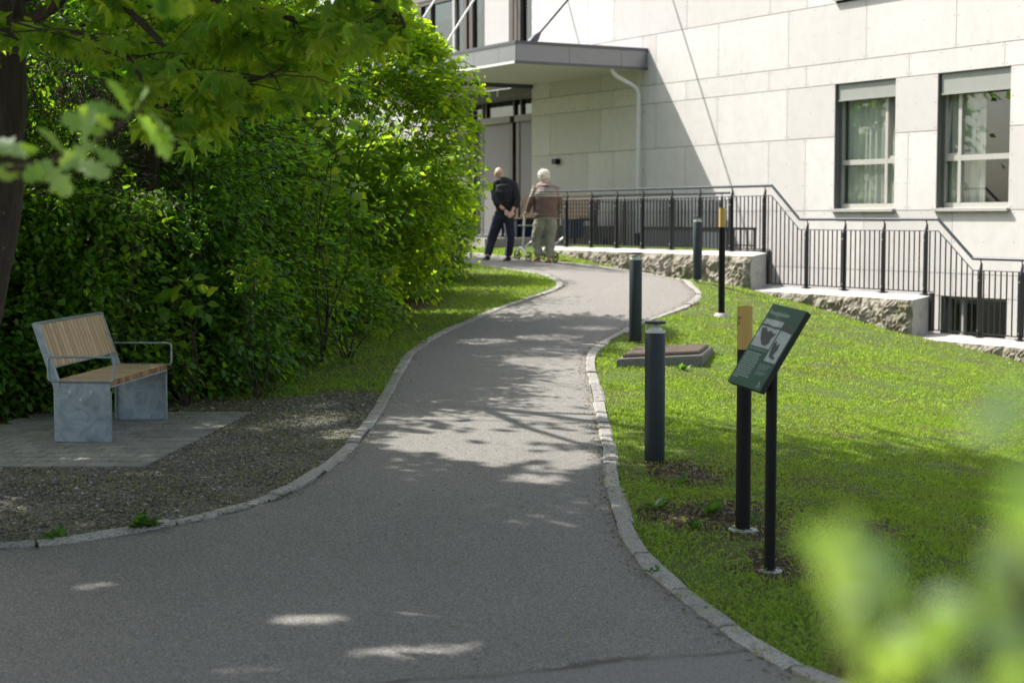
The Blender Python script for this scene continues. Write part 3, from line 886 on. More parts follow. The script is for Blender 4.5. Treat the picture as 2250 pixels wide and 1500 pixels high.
def shrub(label, cat, name, base, crowns, mat, size, seed, group=None, keep=250, T=OVAL, stems=5, tl=.4, per=7, view_keep=True, far_T=None, bare_twigs=True, droop=.25, lean=(0, 0, 0), xlim=None):
    rs = np.random.RandomState(seed)
    bz = H(base[0], base[1])
    root = empty(name, (base[0], base[1], bz), label=label, cat=cat, group=group)
    o0 = np.array([base[0], base[1], bz])
    mb = MB()
    A = [[], [], [], [], []]
    for (cx, cy, cz, rx, ry, rz, nt_) in crowns:
        P, D, N, B, E = sprays((cx, cy, bz + cz), (rx, ry, rz), int(nt_ * 1.5), per, tl, rs, droop=droop, lean=lean, clump=max(10, nt_ // 5), spread=.10)
        for l, a in zip(A, (P, D, N, B, E)): l.append(a)
        k = stems if cz > .8 else 2
        for i in range(k):
            q = rs.normal(size=3); q /= np.linalg.norm(q); q[2] = abs(q[2]) * .8 + .1
            e = np.array([cx, cy, bz + cz]) + q * np.array([rx, ry, rz]) * .8
            st = o0 + np.array([rs.uniform(-.25, .25), rs.uniform(-.3, .3), -.05])
            pth = branch_path(st, e, rs, .25, 8)
            pth = [tuple(np.array(p) - o0) for p in pth]
            r0 = rs.uniform(.010, .024); mb.tube(pth, [r0 * (1 - .8 * i / 7) for i in range(8)], 5)
    P, D, N, B, E = [np.vstack(a) for a in A]
    ok = (P[:, 2] > HN(P[:, 0], P[:, 1]) + .02) & gap_keep(P, rs)
    if xlim: ok &= P[:, 0] < xlim + rs.uniform(-.22, .06, len(P)) - np.clip(1.6 - (P[:, 2] - bz), 0, 1) * .15 - np.clip(P[:, 2] - bz - 2.9, 0, 3) * .93
    P, D, N = P[ok], D[ok], N[ok]
    S = size * rs.uniform(.65, 1.4, len(P))
    vis, px, py, z = in_view(P, 0)
    order = np.argsort(np.where(vis, z, 1e6) + rs.uniform(0, .8, len(P)))
    k = min(keep, int(vis.sum()))
    sel = order[:k]; rest = np.ones(len(P), bool); rest[sel] = False
    bpy.context.view_layer.update()
    if k: leaf_objects('leaf', P[sel] - o0, D[sel], N[sel], S[sel], T, mat, root)
    V, F = scatter(P[rest] - o0, D[rest], N[rest], S[rest], *(far_T or T))
    fo = link_mesh('foliage', np_mesh('foliage', V, F), mat, root, kind='stuff')
    mb.build('stem', 'bark', root, smooth=True)
    if xlim:
        kt = E[:, 0] < xlim - .08 - np.clip(E[:, 2] - bz - 2.9, 0, 3) * .93
        B, E = B[kt], E[kt]
    if bare_twigs:
        V, F = sticks(B - o0, E - o0, .0045, .0015)
        link_mesh('twigs', np_mesh('twigs', V, F), 'bark', root, kind='stuff')
    return root

# ================================================================== BUILDING
bld = empty('building', (BO.x, BO.y, CH), BANG, label='pale grey panel clad institutional building with grey entrance canopy', cat='building')
def TX(px, py, yl=0.0): return LF(px, py, yl).x
def ZZ(px, py, yl=0.0): return LF(px, py, yl).z      # relative to the eye, as the root sits at eye height
BO_Z = CH
def LZ(px, py, yl=0.0): return LF(px, py, yl).z
W1 = (TX(1833, 330), TX(1966, 330)); W2 = (TX(2058, 330), TX(2218, 330))
BW = (TX(2066, 700), TX(2210, 700)); BWZ = (-2.05, -1.27)
TL = TX(1168, 300); TR = 17.0
rowdef = [
    (-2.9, -1.265, [1500, 1687, 1900], 700, [(BW, )]),
    (-1.265, -.89, [1505, 1687, 1896, 2092], 630, []),
    (-.89, .136, [1348, 1505, 1687, 1767, 1897, 2092], 520, []),
    (.136, 1.437, [1291, 1348, 1505, 1688, 1769], 400, [(W1, ), (W2, )]),
    (1.437, 2.36, [1209, 1319, 1441, 1576.5, 1729], 260, [(W1, ), (W2, )]),
    (2.36, 2.74, [1291, 1348, 1507.6, 1690, 1771.5, 1997], 190, []),
    (2.74, 3.77, [1209, 1320, 1411.8, 1442, 1578.5, 1732, 1903, 2100], 130, []),
    (3.77, 5.07, [1292, 1349, 1509.5, 1692, 1773.5], 40, [(W1, )]),
    (5.07, 6.1, [1250, 1400, 1500, 1700], 0, []),
    (6.1, 7.4, [1230, 1350, 1500, 1700], 0, []),
]
wallmb = MB(); PANELS = []
for (z0, z1, js, py, ops) in rowdef:
    cuts = sorted([TX(j, py) for j in js])
    left = TL
    ts = [left] + cuts
    while ts[-1] < TR: ts.append(ts[-1] + (2.66 if z1 - z0 > .5 else 2.13))
    segs = [(ts[i], ts[i + 1]) for i in range(len(ts) - 1)]
    holes = sorted([o[0] for o in ops])
    zlo = z0
    out = []
    for a, b in segs:
        parts = [(a, b)]
        for h in holes:
            q = []
            for (c, d) in parts:
                if d <= h[0] or c >= h[1]: q.append((c, d)); continue
                if c < h[0]: q.append((c, h[0]))
                if d > h[1]: q.append((h[1], d))
            parts = q
        out += parts
    for a, b in out:
        if b - a < .06: continue
        if z0 < -.2 and b < TX(1400, 500) and z1 < -.5: continue
        zz0 = -.17 if (z0 == -.89 and b < TX(1420, 500)) else z0
        mb = MB(); g = .0055
        ga = 0 if any(abs(a - h[1]) < 1e-4 for h in holes) else g
        gb = 0 if any(abs(b - h[0]) < 1e-4 for h in holes) else g
        mb.box(a + ga, 0, zz0 + g, b - gb, .018, z1 - g)
        mb.build('panel', 'facade_panel', bld); PANELS.append((a, b, zz0, z1))
        wallmb.box(a, .022, zz0 - (.0 if zz0 == z0 else 0), b, .30, z1)
# panel strip round the window sill level, reaching the ground
wallmb.build('wall', 'joint_dark', bld)
rv = MB()
for (a, b, z0, z1) in PANELS:
    nx_ = max(1, int(round((b - a) / .62))); nz_ = max(1, int(round((z1 - z0) / .48)))
    for i in range(nx_ + 1):
        for j in range(nz_ + 1):
            x_ = a + .05 + (b - a - .10) * i / nx_; z_ = z0 + .05 + (z1 - z0 - .10) * j / nz_
            rv.box(x_ - .008, -.002, z_ - .008, x_ + .008, -.0002, z_ + .008)
rv.build('rivets', 'joint_dark', bld, kind='stuff')
mb = MB(); mb.box(TL, .03, -.60, TX(1412, 500), .3, -.17); mb.build('plinth', 'plinth', bld)

def window(t0, t1, z0, z1, narrow, blind_h=.28, tr=None, sill=True, curt=(0, .6)):
    yi = .147
    w = MB()
    # outer frame, mullion and transom
    f = .05; fd = .07
    y0 = yi; y1 = yi + fd
    w.box(t0 + .012, y0, z0, t0 + f, y1, z1); w.box(t1 - f, y0, z0, t1 - .012, y1, z1)
    w.box(t0 + f, y0, z0, t1 - f, y1, z0 + .085); w.box(t0 + f, y0, z1 - f, t1 - f, y1, z1)
    wn = (t1 - t0) * .235
    m = t1 - wn if narrow == 'r' else t0 + wn
    w.box(m - .035, y0 - .004, z0 + .085, m + .035, y1 - .004, z1 - f)
    zt = z0 + (z1 - z0) * .37 if tr is None else tr
    w.box(t0 + f, y0 - .002, zt - .045, m - .035, y1 - .006, zt + .045)
    w.box(m + .035, y0 - .002, zt - .045, t1 - f, y1 - .006, zt + .045)
    o = w.build('window', 'window_frame', bld)
    r = MB(); r.box(t0, .019, z0, t0 + .010, yi + .2, z1); r.box(t1 - .010, .019, z0, t1, yi + .2, z1); r.box(t0 + .010, .019, z1 - .010, t1 - .010, yi, z1)
    r.box(t0 + .010, yi - .035, z0, t0 + .04, yi - .002, z1 - .01)
    r.build('reveal', 'window_frame_dark', o)
    for (a, b) in ((t0 + f, m - .035), (m + .035, t1 - f)):
        for (c, d) in ((z0 + .085, zt - .045), (zt + .045, z1 - f)):
            g = MB()
            nar = (b - a) < .45
            if nar and d > zt + .3 and tr is None:      # the narrow upper sash is tilted open
                fr = MB(); s = .03; dd = .10
                def yq(z): return yi + .02 + dd * (z - c) / (d - c)
                for (x0_, x1_) in ((a, a + s), (b - s, b)):
                    fr.hexa([(x0_, yq(c), c), (x1_, yq(c), c), (x1_, yq(c) + .04, c), (x0_, yq(c) + .04, c)],
                            [(x0_, yq(d), d), (x1_, yq(d), d), (x1_, yq(d) + .04, d), (x0_, yq(d) + .04, d)])
                fr.box(a + s, yq(c), c, b - s, yq(c) + .04, c + .04)
                fr.build('sash', 'window_frame', o)
                g.hexa([(a + s, yq(c) + .015, c + .04), (b - s, yq(c) + .015, c + .04), (b - s, yq(c) + .02, c + .04), (a + s, yq(c) + .02, c + .04)],
                       [(a + s, yq(d) + .015, d), (b - s, yq(d) + .015, d), (b - s, yq(d) + .02, d), (a + s, yq(d) + .02, d)])
            else:
                g.box(a, yi + .03, c, b, yi + .036, d)
            g.build('pane', 'window_glass', o)
    if blind_h:
        k = MB(); k.box(t0 + .042, .05, z1 - blind_h, t1 - .011, yi - .005, z1 - .011)
        k.box(t0 + .042, .035, z1 - blind_h - .022, t1 - .011, .075, z1 - blind_h - .0005)
        k.build('blind', 'blind', o)
    if sill:
        k = MB(); k.hexa([(t0 - .03, -.075, z0 - .055), (t1 + .03, -.075, z0 - .055), (t1 + .03, .15, z0 - .03), (t0 - .03, .15, z0 - .03)],
                         [(t0 - .03, -.075, z0 - .008), (t1 + .03, -.075, z0 - .008), (t1 + .03, .15, z0 + .005), (t0 - .03, .15, z0 + .005)])
        k.build('sill', 'window_frame', o)
    # room behind and a sheer curtain hung in folds
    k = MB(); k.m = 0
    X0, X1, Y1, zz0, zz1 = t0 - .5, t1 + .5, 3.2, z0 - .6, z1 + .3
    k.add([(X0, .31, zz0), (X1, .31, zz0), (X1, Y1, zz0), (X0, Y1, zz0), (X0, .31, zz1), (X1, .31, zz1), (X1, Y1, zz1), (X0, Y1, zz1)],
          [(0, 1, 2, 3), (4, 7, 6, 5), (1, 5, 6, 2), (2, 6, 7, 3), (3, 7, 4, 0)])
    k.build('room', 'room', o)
    if curt:
        a, b = t0 + (t1 - t0) * curt[0] - .05, t0 + (t1 - t0) * curt[1]
        n = 60; V = []; Fq = []
        for i in range(n + 1):
            x = a + (b - a) * i / n
            y = .29 + .022 * sin(i * 1.15) + .014 * sin(i * .41)
            V += [(x, y, z0 - .1), (x + .01 * sin(i), y * .98, z1)]
        Fq = [(2 * i, 2 * i + 2, 2 * i + 3, 2 * i + 1) for i in range(n)]
        c = MB(); c.add(V, Fq); c.build('curtain', 'curtain', o, smooth=True)
    return o
window(W1[0], W1[1], .172, 2.36, 'r', tr=None, curt=(.02, 1.0))
window(W2[0], W2[1], .172, 2.36, 'l', blind_h=.33, tr=None, curt=(.0, .52))
window(W1[0], W1[1], 3.86, 5.07, 'r', blind_h=.2, curt=(0, .5))
window(BW[0], BW[1], -2.06, -1.265, 'l', blind_h=0, tr=-2.0, sill=False, curt=None)

# ---- left part: glazed upper storey and recessed entrance
gl = MB()
def fpart(name, mat, pxa, pxb, za, zb, ya, yb, py=60, parent=None):
    k = MB(); k.box(TX(pxa, py, ya), ya, za, TX(pxb, py, ya) - .002, yb, zb)
    return k.build(name, mat, parent or bld)
upz0, upz1 = 3.2, 5.62
fpart('upper_panel', 'smooth_panel', 1065, 1118, upz0, 7.4, .03, .2)
fpart('beam', 'brown_beam', 840, 1065, upz1, 7.4, .0, .25)
for a, b in ((1118, 1127), (1129, 1136), (1138, 1143)):
    fpart('mullion', 'bronze_frame', a, b, upz0, 7.4, .02, .16)
fpart('pane', 'dark_glass', 1143, 1168, upz0, 7.4, .11, .12)
fpart('back_wall', 'room', 1118, 1168, upz0, 7.4, .5, .52)
ww = MB()
for a, b in ((915, 925), (944, 946.5), (994, 999), (1018, 1025), (1031, 1038), (1061, 1065)):
    fpart('mullion', 'window_frame' if a in (994,) else 'bronze_frame', a, b, upz0, upz1, .03, .15)
fpart('head_frame', 'bronze_frame', 850, 1064, upz1 - .12, upz1 - .002, .02, .029)
fpart('pane', 'dark_glass', 860, 1061, upz0, upz1 - .002, .10, .11)
fpart('back_wall', 'room', 850, 1064, upz0, upz1, 2.4, 2.42)
RY = 1.2
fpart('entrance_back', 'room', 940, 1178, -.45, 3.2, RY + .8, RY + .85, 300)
def rz_(py, px=1100): return LZ(px, py, RY)
zlin = rz_(252, 1160)
fpart('door', 'door_grey', 1062, 1119, -.45, zlin - .16, RY, RY + .05, 330)
fpart('door', 'door_grey', 1141, 1180, -.45, zlin - .16, RY, RY + .05, 330)
fpart('door_frame', 'bronze_frame', 1119, 1126, -.45, zlin - .16, RY - .02, RY + .08, 330)
fpart('door_frame', 'bronze_frame', 1134, 1141, -.45, zlin - .16, RY - .02, RY + .08, 330)
fpart('lintel', 'brown_beam', 1055, 1120, zlin - .16, zlin, RY - .12, RY + .1, 260)
fpart('lintel', 'brown_beam', 1130, 1180, zlin - .16, zlin, RY - .12, RY + .1, 260)
fpart('transom_pane', 'dark_glass', 980, 1180, zlin + .002, 2.95, RY + .05, RY + .06, 220)
fpart('side_pane', 'door_grey', 1000, 1061, -.45, zlin - .17, RY + .10, RY + .12, 330)
for a, b in ((1024, 1028), (1037, 1041), (1059, 1062)):
    fpart('mullion', 'bronze_frame', a, b, -.45, 2.95, RY - .01, RY + .06, 330)
for a in (1066, 1127, 1143):
    fpart('mullion', 'bronze_frame', a, a + 3, zlin + .001, 2.95, RY - .01, RY + .045, 220)
fpart('transom', 'bronze_frame', 980, 1180, zlin + .42, zlin + .50, RY - .005, RY + .04, 220)
fpart('transom', 'brown_beam', 985, 1058, zlin - .32, zlin - .26, RY - .005, RY + .04, 270)
k = MB(); k.box(TL - .002, .301, -.45, TL + .25, RY + .9, 3.2); k.build('side_wall', 'facade_panel', bld)
# roof edge and slab of the storeys behind
k = MB(); k.box(-12, .3, 2.96, TR, 8, 3.12); k.box(-12, .3, 7.4, TR, 9, 7.6); k.box(TR, 0.02, -2.9, TR + .2, 9, 7.4); k.box(-12, 9, -2.9, TR + .2, 9.2, 7.6)
k.build('floor_slab', 'joint_dark', bld)

# ---- canopy
CZ0, CZ1 = LZ(1423, 153), LZ(1423, 110)
CL = 3.15; CT0, CT1 = -9.6, 0.0
can = MB(); can.box(CT0, -CL + .012, CZ0 + .04, CT1 - .012, -.001, CZ1 - .03); canopy = can.build('canopy', 'canopy_metal', bld)
s_ = MB(); s_.box(CT0 + .01, -CL + .03, CZ0 + .012, CT1 - .03, -.001, CZ0 + .038); s_.build('soffit', 'soffit', canopy)
e_ = MB(); e_.box(CT0, -CL - .02, CZ1 - .03, CT1 + .02, -.001, CZ1 + .03); e_.build('coping', 'canopy_edge', canopy)
w_ = MB(); w_.box(CT0, -CL - .012, CZ0 - .01, CT1 - .002, -CL + .03, CZ0 + .035); w_.build('white_trim', 'white_paint', canopy)
b_ = MB(); b_.box(CT1 - .03, -CL - .012, CZ0 - .012, CT1 + .012, -.001, CZ0 + .04); b_.build('dark_trim', 'canopy_edge', canopy)
x = CT1
js = [CT1]
jx = [TX(1135, 110, -CL), TX(1095, 110, -CL), TX(1041, 110, -CL)]
while jx[-1] > CT0 + 1.4: jx.append(jx[-1] - 1.35)
jx.append(CT0)
jx[0] = CT1
for a, b in zip(jx[:-1], jx[1:]):
    f_ = MB(); f_.box(b + .004, -CL, CZ0 + .036, a - .004, -CL + .011, CZ1 - .031); f_.build('fascia_panel', 'canopy_metal', canopy)
for a, b in ((-CL + .012, -CL + 1.25), (-CL + 1.25, -CL + 2.5), (-CL + 2.5, -.002)):
    f_ = MB(); f_.box(CT1 - .011, a + .004, CZ0 + .041, CT1, b - .004, CZ1 - .031); f_.build('fascia_panel', 'canopy_metal', canopy)
k = MB(); k.box(-4.85, -2.9, CZ0 - .075, -4.72, -.001, CZ0 + .010); k.build('soffit_beam', 'canopy_edge', canopy)
# suspension rods
def rod(t, yo, z, zt, mat, cone=False):
    k = MB(); k.tube([(t, yo, CZ1 + .02), (t, -.001, zt)], .022, 10); o = k.build('tie_rod', mat, canopy, smooth=True)
    if cone:
        a = Vector((t, yo, CZ1 + .02)); d = (Vector((t, 0, zt)) - a).normalized()
        c = MB(); c.tube([a - d * .03, a + d * .16, a + d * .30], [.085, .075, .024], 12); c.build('rod_socket', 'canopy_edge', o, smooth=True)
rod(-.15, -2.70, 0, 6.35, 'rail_paint', True)
rod(TX(957, 124, -2.7), -2.70, 0, 7.35, 'white_paint')
rod(TX(957, 124, -2.7) - 2.3, -2.70, 0, 7.35, 'white_paint')
# drain pipe
pt = TX(1403, 330, -.09)
zb = LZ(1403, 512, -.09)
P0 = [(pt - .02, -.75, CZ0 - .0), (pt - .02, -.74, CZ0 - .07), (pt - .01, -.62, CZ0 - .16), (pt, -.30, CZ0 - .30), (pt, -.14, CZ0 - .38), (pt, -.09, CZ0 - .50), (pt, -.09, zb)]
k = MB(); k.tube(P0, .044, 14); dp = k.build('drainpipe', 'white_paint', bld, smooth=True)
k = MB(); k.tube([(pt, -.09, zb - .001), (pt, -.09, zb - .40)], .075, 14); k.build('pipe_shoe', 'plinth', dp, smooth=True)
for z in (2.2, 1.0): 
    k = MB(); k.box(pt - .06, -.03, z, pt + .06, -.001, z + .03); k.build('bracket', 'bolt', dp)
# wall lamp
lp = LF(1222, 355, -.06)
k = MB(); k.box(lp.x - .09, -.13, lp.z - .06, lp.x + .09, -.001, lp.z + .06); o = k.build('wall_lamp', 'black_pole', None, bevel=.008, label='small black box lamp fixed on the shaded wall beside the entrance', cat='wall lamp')
o.matrix_world = BM
k = MB(); k.box(lp.x - .10, -.11, lp.z - .03, lp.x - .091, -.04, lp.z + .04); k.build('lens', 'bolt', o)

# ================================================================== TERRACE, GRANITE, RAILINGS
RP = RAILY
def rock(t0, t1, zt, zb, yf, yb, parent, seed, end=False, drop=.067):
    rs = np.random.RandomState(seed)
    n = max(8, int((t1 - t0) / .035)); m = max(6, int((zt - drop - zb) / .035))
    tt = np.linspace(t0 + .006, t1 - .006, n + 1); zz = np.linspace(zb, zt - drop, m + 1)
    V = []; F = []; MI = []
    for j in range(m + 1):
        for i in range(n + 1):
            p = Vector((tt[i] * 3.1 + seed, zz[j] * 3.1, 0))
            d = .085 * (mnoise.noise(p) + .6 * mnoise.noise(p * 2.4) + .55 * abs(mnoise.noise(p * 4.5)) + .35 * mnoise.noise(p * 11)) - .025
            ej = min(1, (m - j) / 3 + .12); ei = min(1, min(i, n - i) / 3 + .25)
            bulge = -.05 * sin(pi * min(1, (m - j) / m * 1.0))
            V.append((tt[i] , yf + (d + bulge) * ej * ei + .012 + .05 * (1 - ei), zz[j] + (0 if j in (0, m) else .012 * mnoise.noise(p * 4))))
    for j in range(m):
        for i in range(n):
            a = j * (n + 1) + i; F.append((a, a + 1, a + n + 2, a + n + 1)); MI.append(1)
    b = len(V)
    top = [m * (n + 1) + i for i in range(n + 1)]
    for i in range(n + 1): V.append((tt[i], yb, zt))
    for i in range(n): F.append((top[i], top[i + 1], b + i + 1, b + i)); MI.append(0)
    c = len(V)
    V += [(tt[0], yb, zb), (tt[-1], yb, zb)]
    F.append(tuple([j * (n + 1) for j in range(m, -1, -1)] + [c, b])); MI.append(0)
    F.append(tuple([j * (n + 1) + n for j in range(m + 1)] + [b + n, c + 1])); MI.append(0)
    F.append(tuple([b + i for i in range(n + 1)] + [c + 1, c])); MI.append(0)
    me = bpy.data.meshes.new('granite_block'); me.from_pydata(V, [], F); me.polygons.foreach_set('material_index', MI); me.update()
    return link_mesh('granite_block', me, ['sawn_granite', 'rough_granite'], parent)
gw = empty('granite_wall', (BO.x, BO.y, CH), BANG, label='stepped retaining wall of rough granite blocks under the black railing', cat='stone wall')
YF, YB = RP - .40, RP + .06
jt = [X01 - .4, TX(1295, 560, RP - .4), TX(1380, 570, RP - .4), TX(1475, 580, RP - .4), TX(1552, 590, RP - .4), X12]
for i, (a, b) in enumerate(zip(jt[:-1], jt[1:])):
    rock(a, b, Z1, -1.55, YF, YB, gw, 11 + i)
jt = [X12, TX(1783, 660, RP - .4), TX(1889, 670, RP - .4), X23]
for i, (a, b) in enumerate(zip(jt[:-1], jt[1:])):
    rock(a, b, Z2, -2.1, YF, YB, gw, 31 + i)
jt = [X23, TX(2199, 770, RP - .4)]
while jt[-1] < 15: jt.append(jt[-1] + random.uniform(1.2, 1.9))
for i, (a, b) in enumerate(zip(jt[:-1], jt[1:])):
    rock(a, b, Z3, -2.9, YF, YB, gw, 51 + i)

def railing(root, plane, hand, posts, foot, drop=.165, spacing=.108, curl=False):
    """hand: list of (t,z) of the handrail; posts: list of t; foot(t) -> z of the top of the base"""
    tt = [p[0] for p in hand]; zz = [p[1] for p in hand]
    hz = lambda t: float(np.interp(t, tt, zz))
    k = MB(); pts = [(t, plane, z) for t, z in hand]
    for a, b in zip(pts[:-1], pts[1:]): k.tube([a, b], .022, 12)
    k.build('handrail', 'handrail_paint', root, smooth=True)
    k = MB()
    for (a, b) in zip(hand[:-1], hand[1:]):
        k.tube([(a[0], plane, a[1] - drop), (b[0], plane, b[1] - drop)], .009, 4)
    k.build('top_bar', 'rail_paint', root)
    pm = {}
    for t in posts:
        f = foot(t); h = hz(t)
        k = MB(); k.box(-.013, -.034, .0, .013, .034, h - f - drop - .05)
        k.hexa([(-.013, -.034, h - f - drop - .05), (.013, -.034, h - f - drop - .05), (.013, .034, h - f - drop - .05), (-.013, .034, h - f - drop - .05)],
               [(-.010, .012, h - f - .06), (.010, .012, h - f - .06), (.010, .032, h - f - .06), (-.010, .032, h - f - .06)])
        k.tube([(0, .015, h - f - .07), (0, 0, h - f - .01)], .009, 6)
        k.box(-.07, -.045, 0, .07, .045, .012)
        o = k.build('post', 'rail_paint', root, loc=(t, plane, f))
        for zz_ in (.09, h - f - drop - .14):
            q = MB(); q.tube([(0, -.036, zz_), (0, -.048, zz_)], .013, 8); q.build('bolt', 'bolt', o)
    t = min(posts) + spacing * .5 if not curl else tt[0] + .1
    lo = min(posts); hi = max(posts)
    ts = sorted(posts)
    bme = {}
    t = tt[0] + .05
    while t < tt[-1] - .02:
        if min(abs(t - p) for p in posts) > .03:
            f = foot(t + .001) + .045; h = hz(t) - drop
            key = round(h - f, 2)
            if key not in bme:
                q = MB(); q.box(-.0075, -.0075, 0, .0075, .0075, h - f); m_ = q.mesh('baluster'); m_.materials.append(M['rail_paint']); bme[key] = m_
            o = bpy.data.objects.new('baluster', bme[key]); COL.objects.link(o); o.parent = root; o.location = (t, plane, f)
        t += spacing
    k = MB(); segs = []
    a = tt[0]; 
    grid = np.arange(tt[0], tt[-1], .05); last = foot(grid[0]); st = grid[0]
    for g in list(grid[1:]) + [tt[-1]]:
        if abs(foot(g) - last) > .01 or g == tt[-1]:
            k.box(st, plane - .008, last + .035, g - .0, plane + .008, last + .051); st = g; last = foot(g)
    k.build('bottom_bar', 'rail_paint', root)
r1 = empty('railing', (BO.x, BO.y, CH), BANG, label='long stepped black metal railing standing on the granite blocks', cat='railing')
hp = [(1226, 423), (1696, 408), (1757, 482), (2062, 482), (2138, 568), (2252, 572)]
hand = [(LF(px, py, RP).x, LF(px, py, RP).z) for px, py in hp]
hand[1] = (hand[1][0], hand[1][1]); hand[0] = (hand[0][0], hand[1][1]); hand[3] = (hand[3][0], hand[2][1]); hand[5] = (14.5, hand[4][1])
pxs = [1245, 1299, 1355, 1412, 1475, 1537, 1607, 1679, 1773, 1856, 1942, 2035, 2156, 2247]
posts = [TX(p, 500, RP) for p in pxs]
while posts[-1] < 14: posts.append(posts[-1] + 1.05)
def foot1(t): return Z1 if t < X12 else (Z2 if t < X23 else Z3)
railing(r1, RP, hand, posts, foot1)
for (t, za, zb) in ((X12 + .02, Z2, Z1), (X23 + .02, Z3, Z2)):
    k = MB(); k.box(t, RP - .07, za + .03, t + .05, RP - .02, zb + .03); k.build('end_stud', 'rail_paint', r1)
r2 = empty('railing', (BO.x, BO.y, CH), BANG, label='lower black railing behind the first one on the terrace side', cat='railing')
P2 = RP + 1.25
ta, tb_ = TX(1303, 427, P2), TX(1603, 427, P2)
zh = LZ(1500, 426, P2)
railing(r2, P2, [(ta - .10, zh - .16), (ta - .04, zh - .04), (ta + .08, zh), (tb_, zh)], [TX(1310, 500, P2), TX(1371, 500, P2), TX(1476, 500, P2), TX(1585, 500, P2)], lambda t: -.60, drop=.13)
# low guard by the light well
lgd = empty('low_guard', (BO.x, BO.y, CH), BANG, label='low slate grey guard along the light well behind the railing', cat='guard')
P3 = -1.0
a, b, c = TX(1412, 520, P3), TX(1596, 520, P3), TX(1660, 520, P3)
zt = LZ(1500, 501, P3); zq = LZ(1500, 536, P3)
k = MB(); k.box(a, P3 - .03, zt - .025, c, P3 + .03, zt + .02); k.build('top_bar', 'black_pole', lgd)
k = MB(); k.box(a, P3 - .01, -1.0, b, P3 + .01, zt - .026); k.build('side_panel', 'slate_panel', lgd)
k = MB(); k.box(b + .001, P3 - .012, zq - .012, c, P3 + .012, zq + .012); k.build('middle_bar', 'rail_paint', lgd)
for i in range(5):
    t = b + .02 + (c - b - .05) * i / 4
    k = MB(); k.box(t - .018, P3 - .013, -1.0, t + .018, P3 + .013, zt - .0255); k.build('post', 'rail_paint', lgd)
# terrace paving strip by the entrance
k = MB(); 
tp = TX(1120, 522, -2.6)
k.box(-14, -2.9, -.75, TX(1236, 510, -1), RY + .6, -.425)
o = k.build('terrace_paving', 'terrace_paving', None, kind='structure'); o.matrix_world = BM
k = MB(); k.box(-14, -2.5, -.42, TX(1236, 510, -1) - .05, RY + .55, -.416)
o = k.build('terrace_asphalt', 'asphalt_dark_terrace', None, kind='structure'); o.matrix_world = BM
# light well side
k = MB(); k.box(TWX - .1, RP + .065, -2.9, TWX + .1, -.03, -.59); k.box(TX(1412, 520, P3), P3 - .25, -2.9, TWX - .101, P3 - .05, -.59)
o = k.build('light_well_wall', 'old_concrete', None, kind='structure'); o.matrix_world = BM

# wooden benches against the facade
def far_bench(t0, t1, label):
    root = empty('wooden_bench', (BO.x, BO.y, CH), BANG, label=label, cat='bench', group='wooden benches by the entrance wall')
    zg = -.415 if t1 < TX(1236, 510, -1) else -.585
    y = -.95
    for i in range(6):
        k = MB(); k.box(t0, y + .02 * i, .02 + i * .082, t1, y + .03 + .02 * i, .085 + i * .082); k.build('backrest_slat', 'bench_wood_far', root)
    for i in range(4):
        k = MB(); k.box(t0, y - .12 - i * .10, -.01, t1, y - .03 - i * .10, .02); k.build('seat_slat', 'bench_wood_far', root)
    for t in (t0 + .15, t1 - .2):
        k = MB(); k.box(t, y - .45, zg, t + .05, y - .40, -.011); k.box(t, y - .02, zg, t + .05, y + .015, .5); k.box(t + .001, y - .399, -.05, t + .049, y - .021, -.011); k.build('leg', 'black_pole', root)
    return root
far_bench(TX(1128, 460, -1), TX(1178, 460, -1), 'slatted wooden bench seen between the two walking people')
far_bench(TX(1214, 460, -1), TX(1306, 460, -1), 'slatted wooden bench behind the left end of the railing')
def bin_(px, lab):
    c = LF(px, 490, -.62)
    k = MB(); k.hexa([(c.x - .14, -.80, -.415), (c.x + .14, -.80, -.415), (c.x + .14, -.50, -.415), (c.x - .14, -.50, -.415)], [(c.x - .17, -.83, .0), (c.x + .17, -.83, .0), (c.x + .17, -.47, .0), (c.x - .17, -.47, .0)])
    o = k.build('plastic_box', 'blue_plastic', None, bevel=.01, label=lab, cat='box', group='blue boxes under the benches'); o.matrix_world = BM
    q = MB(); q.box(c.x - .18, -.84, .0005, c.x + .18, -.46, .03); q.build('lid', 'blue_plastic', o)
bin_(1152, 'blue plastic box under the bench between the walking people')
bin_(1262, 'blue plastic box behind the railing under the right bench')

# ================================================================== STREET FURNITURE
def bollard_proto():
    root = empty('bollard_lamp', (0, 0, 0))
    k = MB(); k.lathe([(.030, -.12), (.030, .05)], 16); k.build('stem', 'flange', root, smooth=True)
    k = MB(); k.lathe([(.0, .036), (.068, .036), (.070, .040), (.070, .912), (.068, .915), (0, .915)], 32); k.build('body', 'bollard_paint', root, smooth=True)
    k = MB(); k.lathe([(.068, .9155), (.068, .931), (.048, .931), (.045, .945), (.034, .960), (.0, .972)], 24); k.build('reflector', 'white_paint', root, smooth=True)
    k = MB(); k.lathe([(.0695, .9155), (.0695, .9765)], 32); k.f = k.f[:-2] if False else k.f; k.build('glass', 'lamp_glass', root, smooth=True)
    k = MB(); k.lathe([(.0, .977), (.072, .977), (.072, .992), (.069, .995), (0, .995)], 32); k.build('cap', 'bollard_paint', root, smooth=True)
    return root
bp = bollard_proto()
G = 'bollard lamps beside the path'
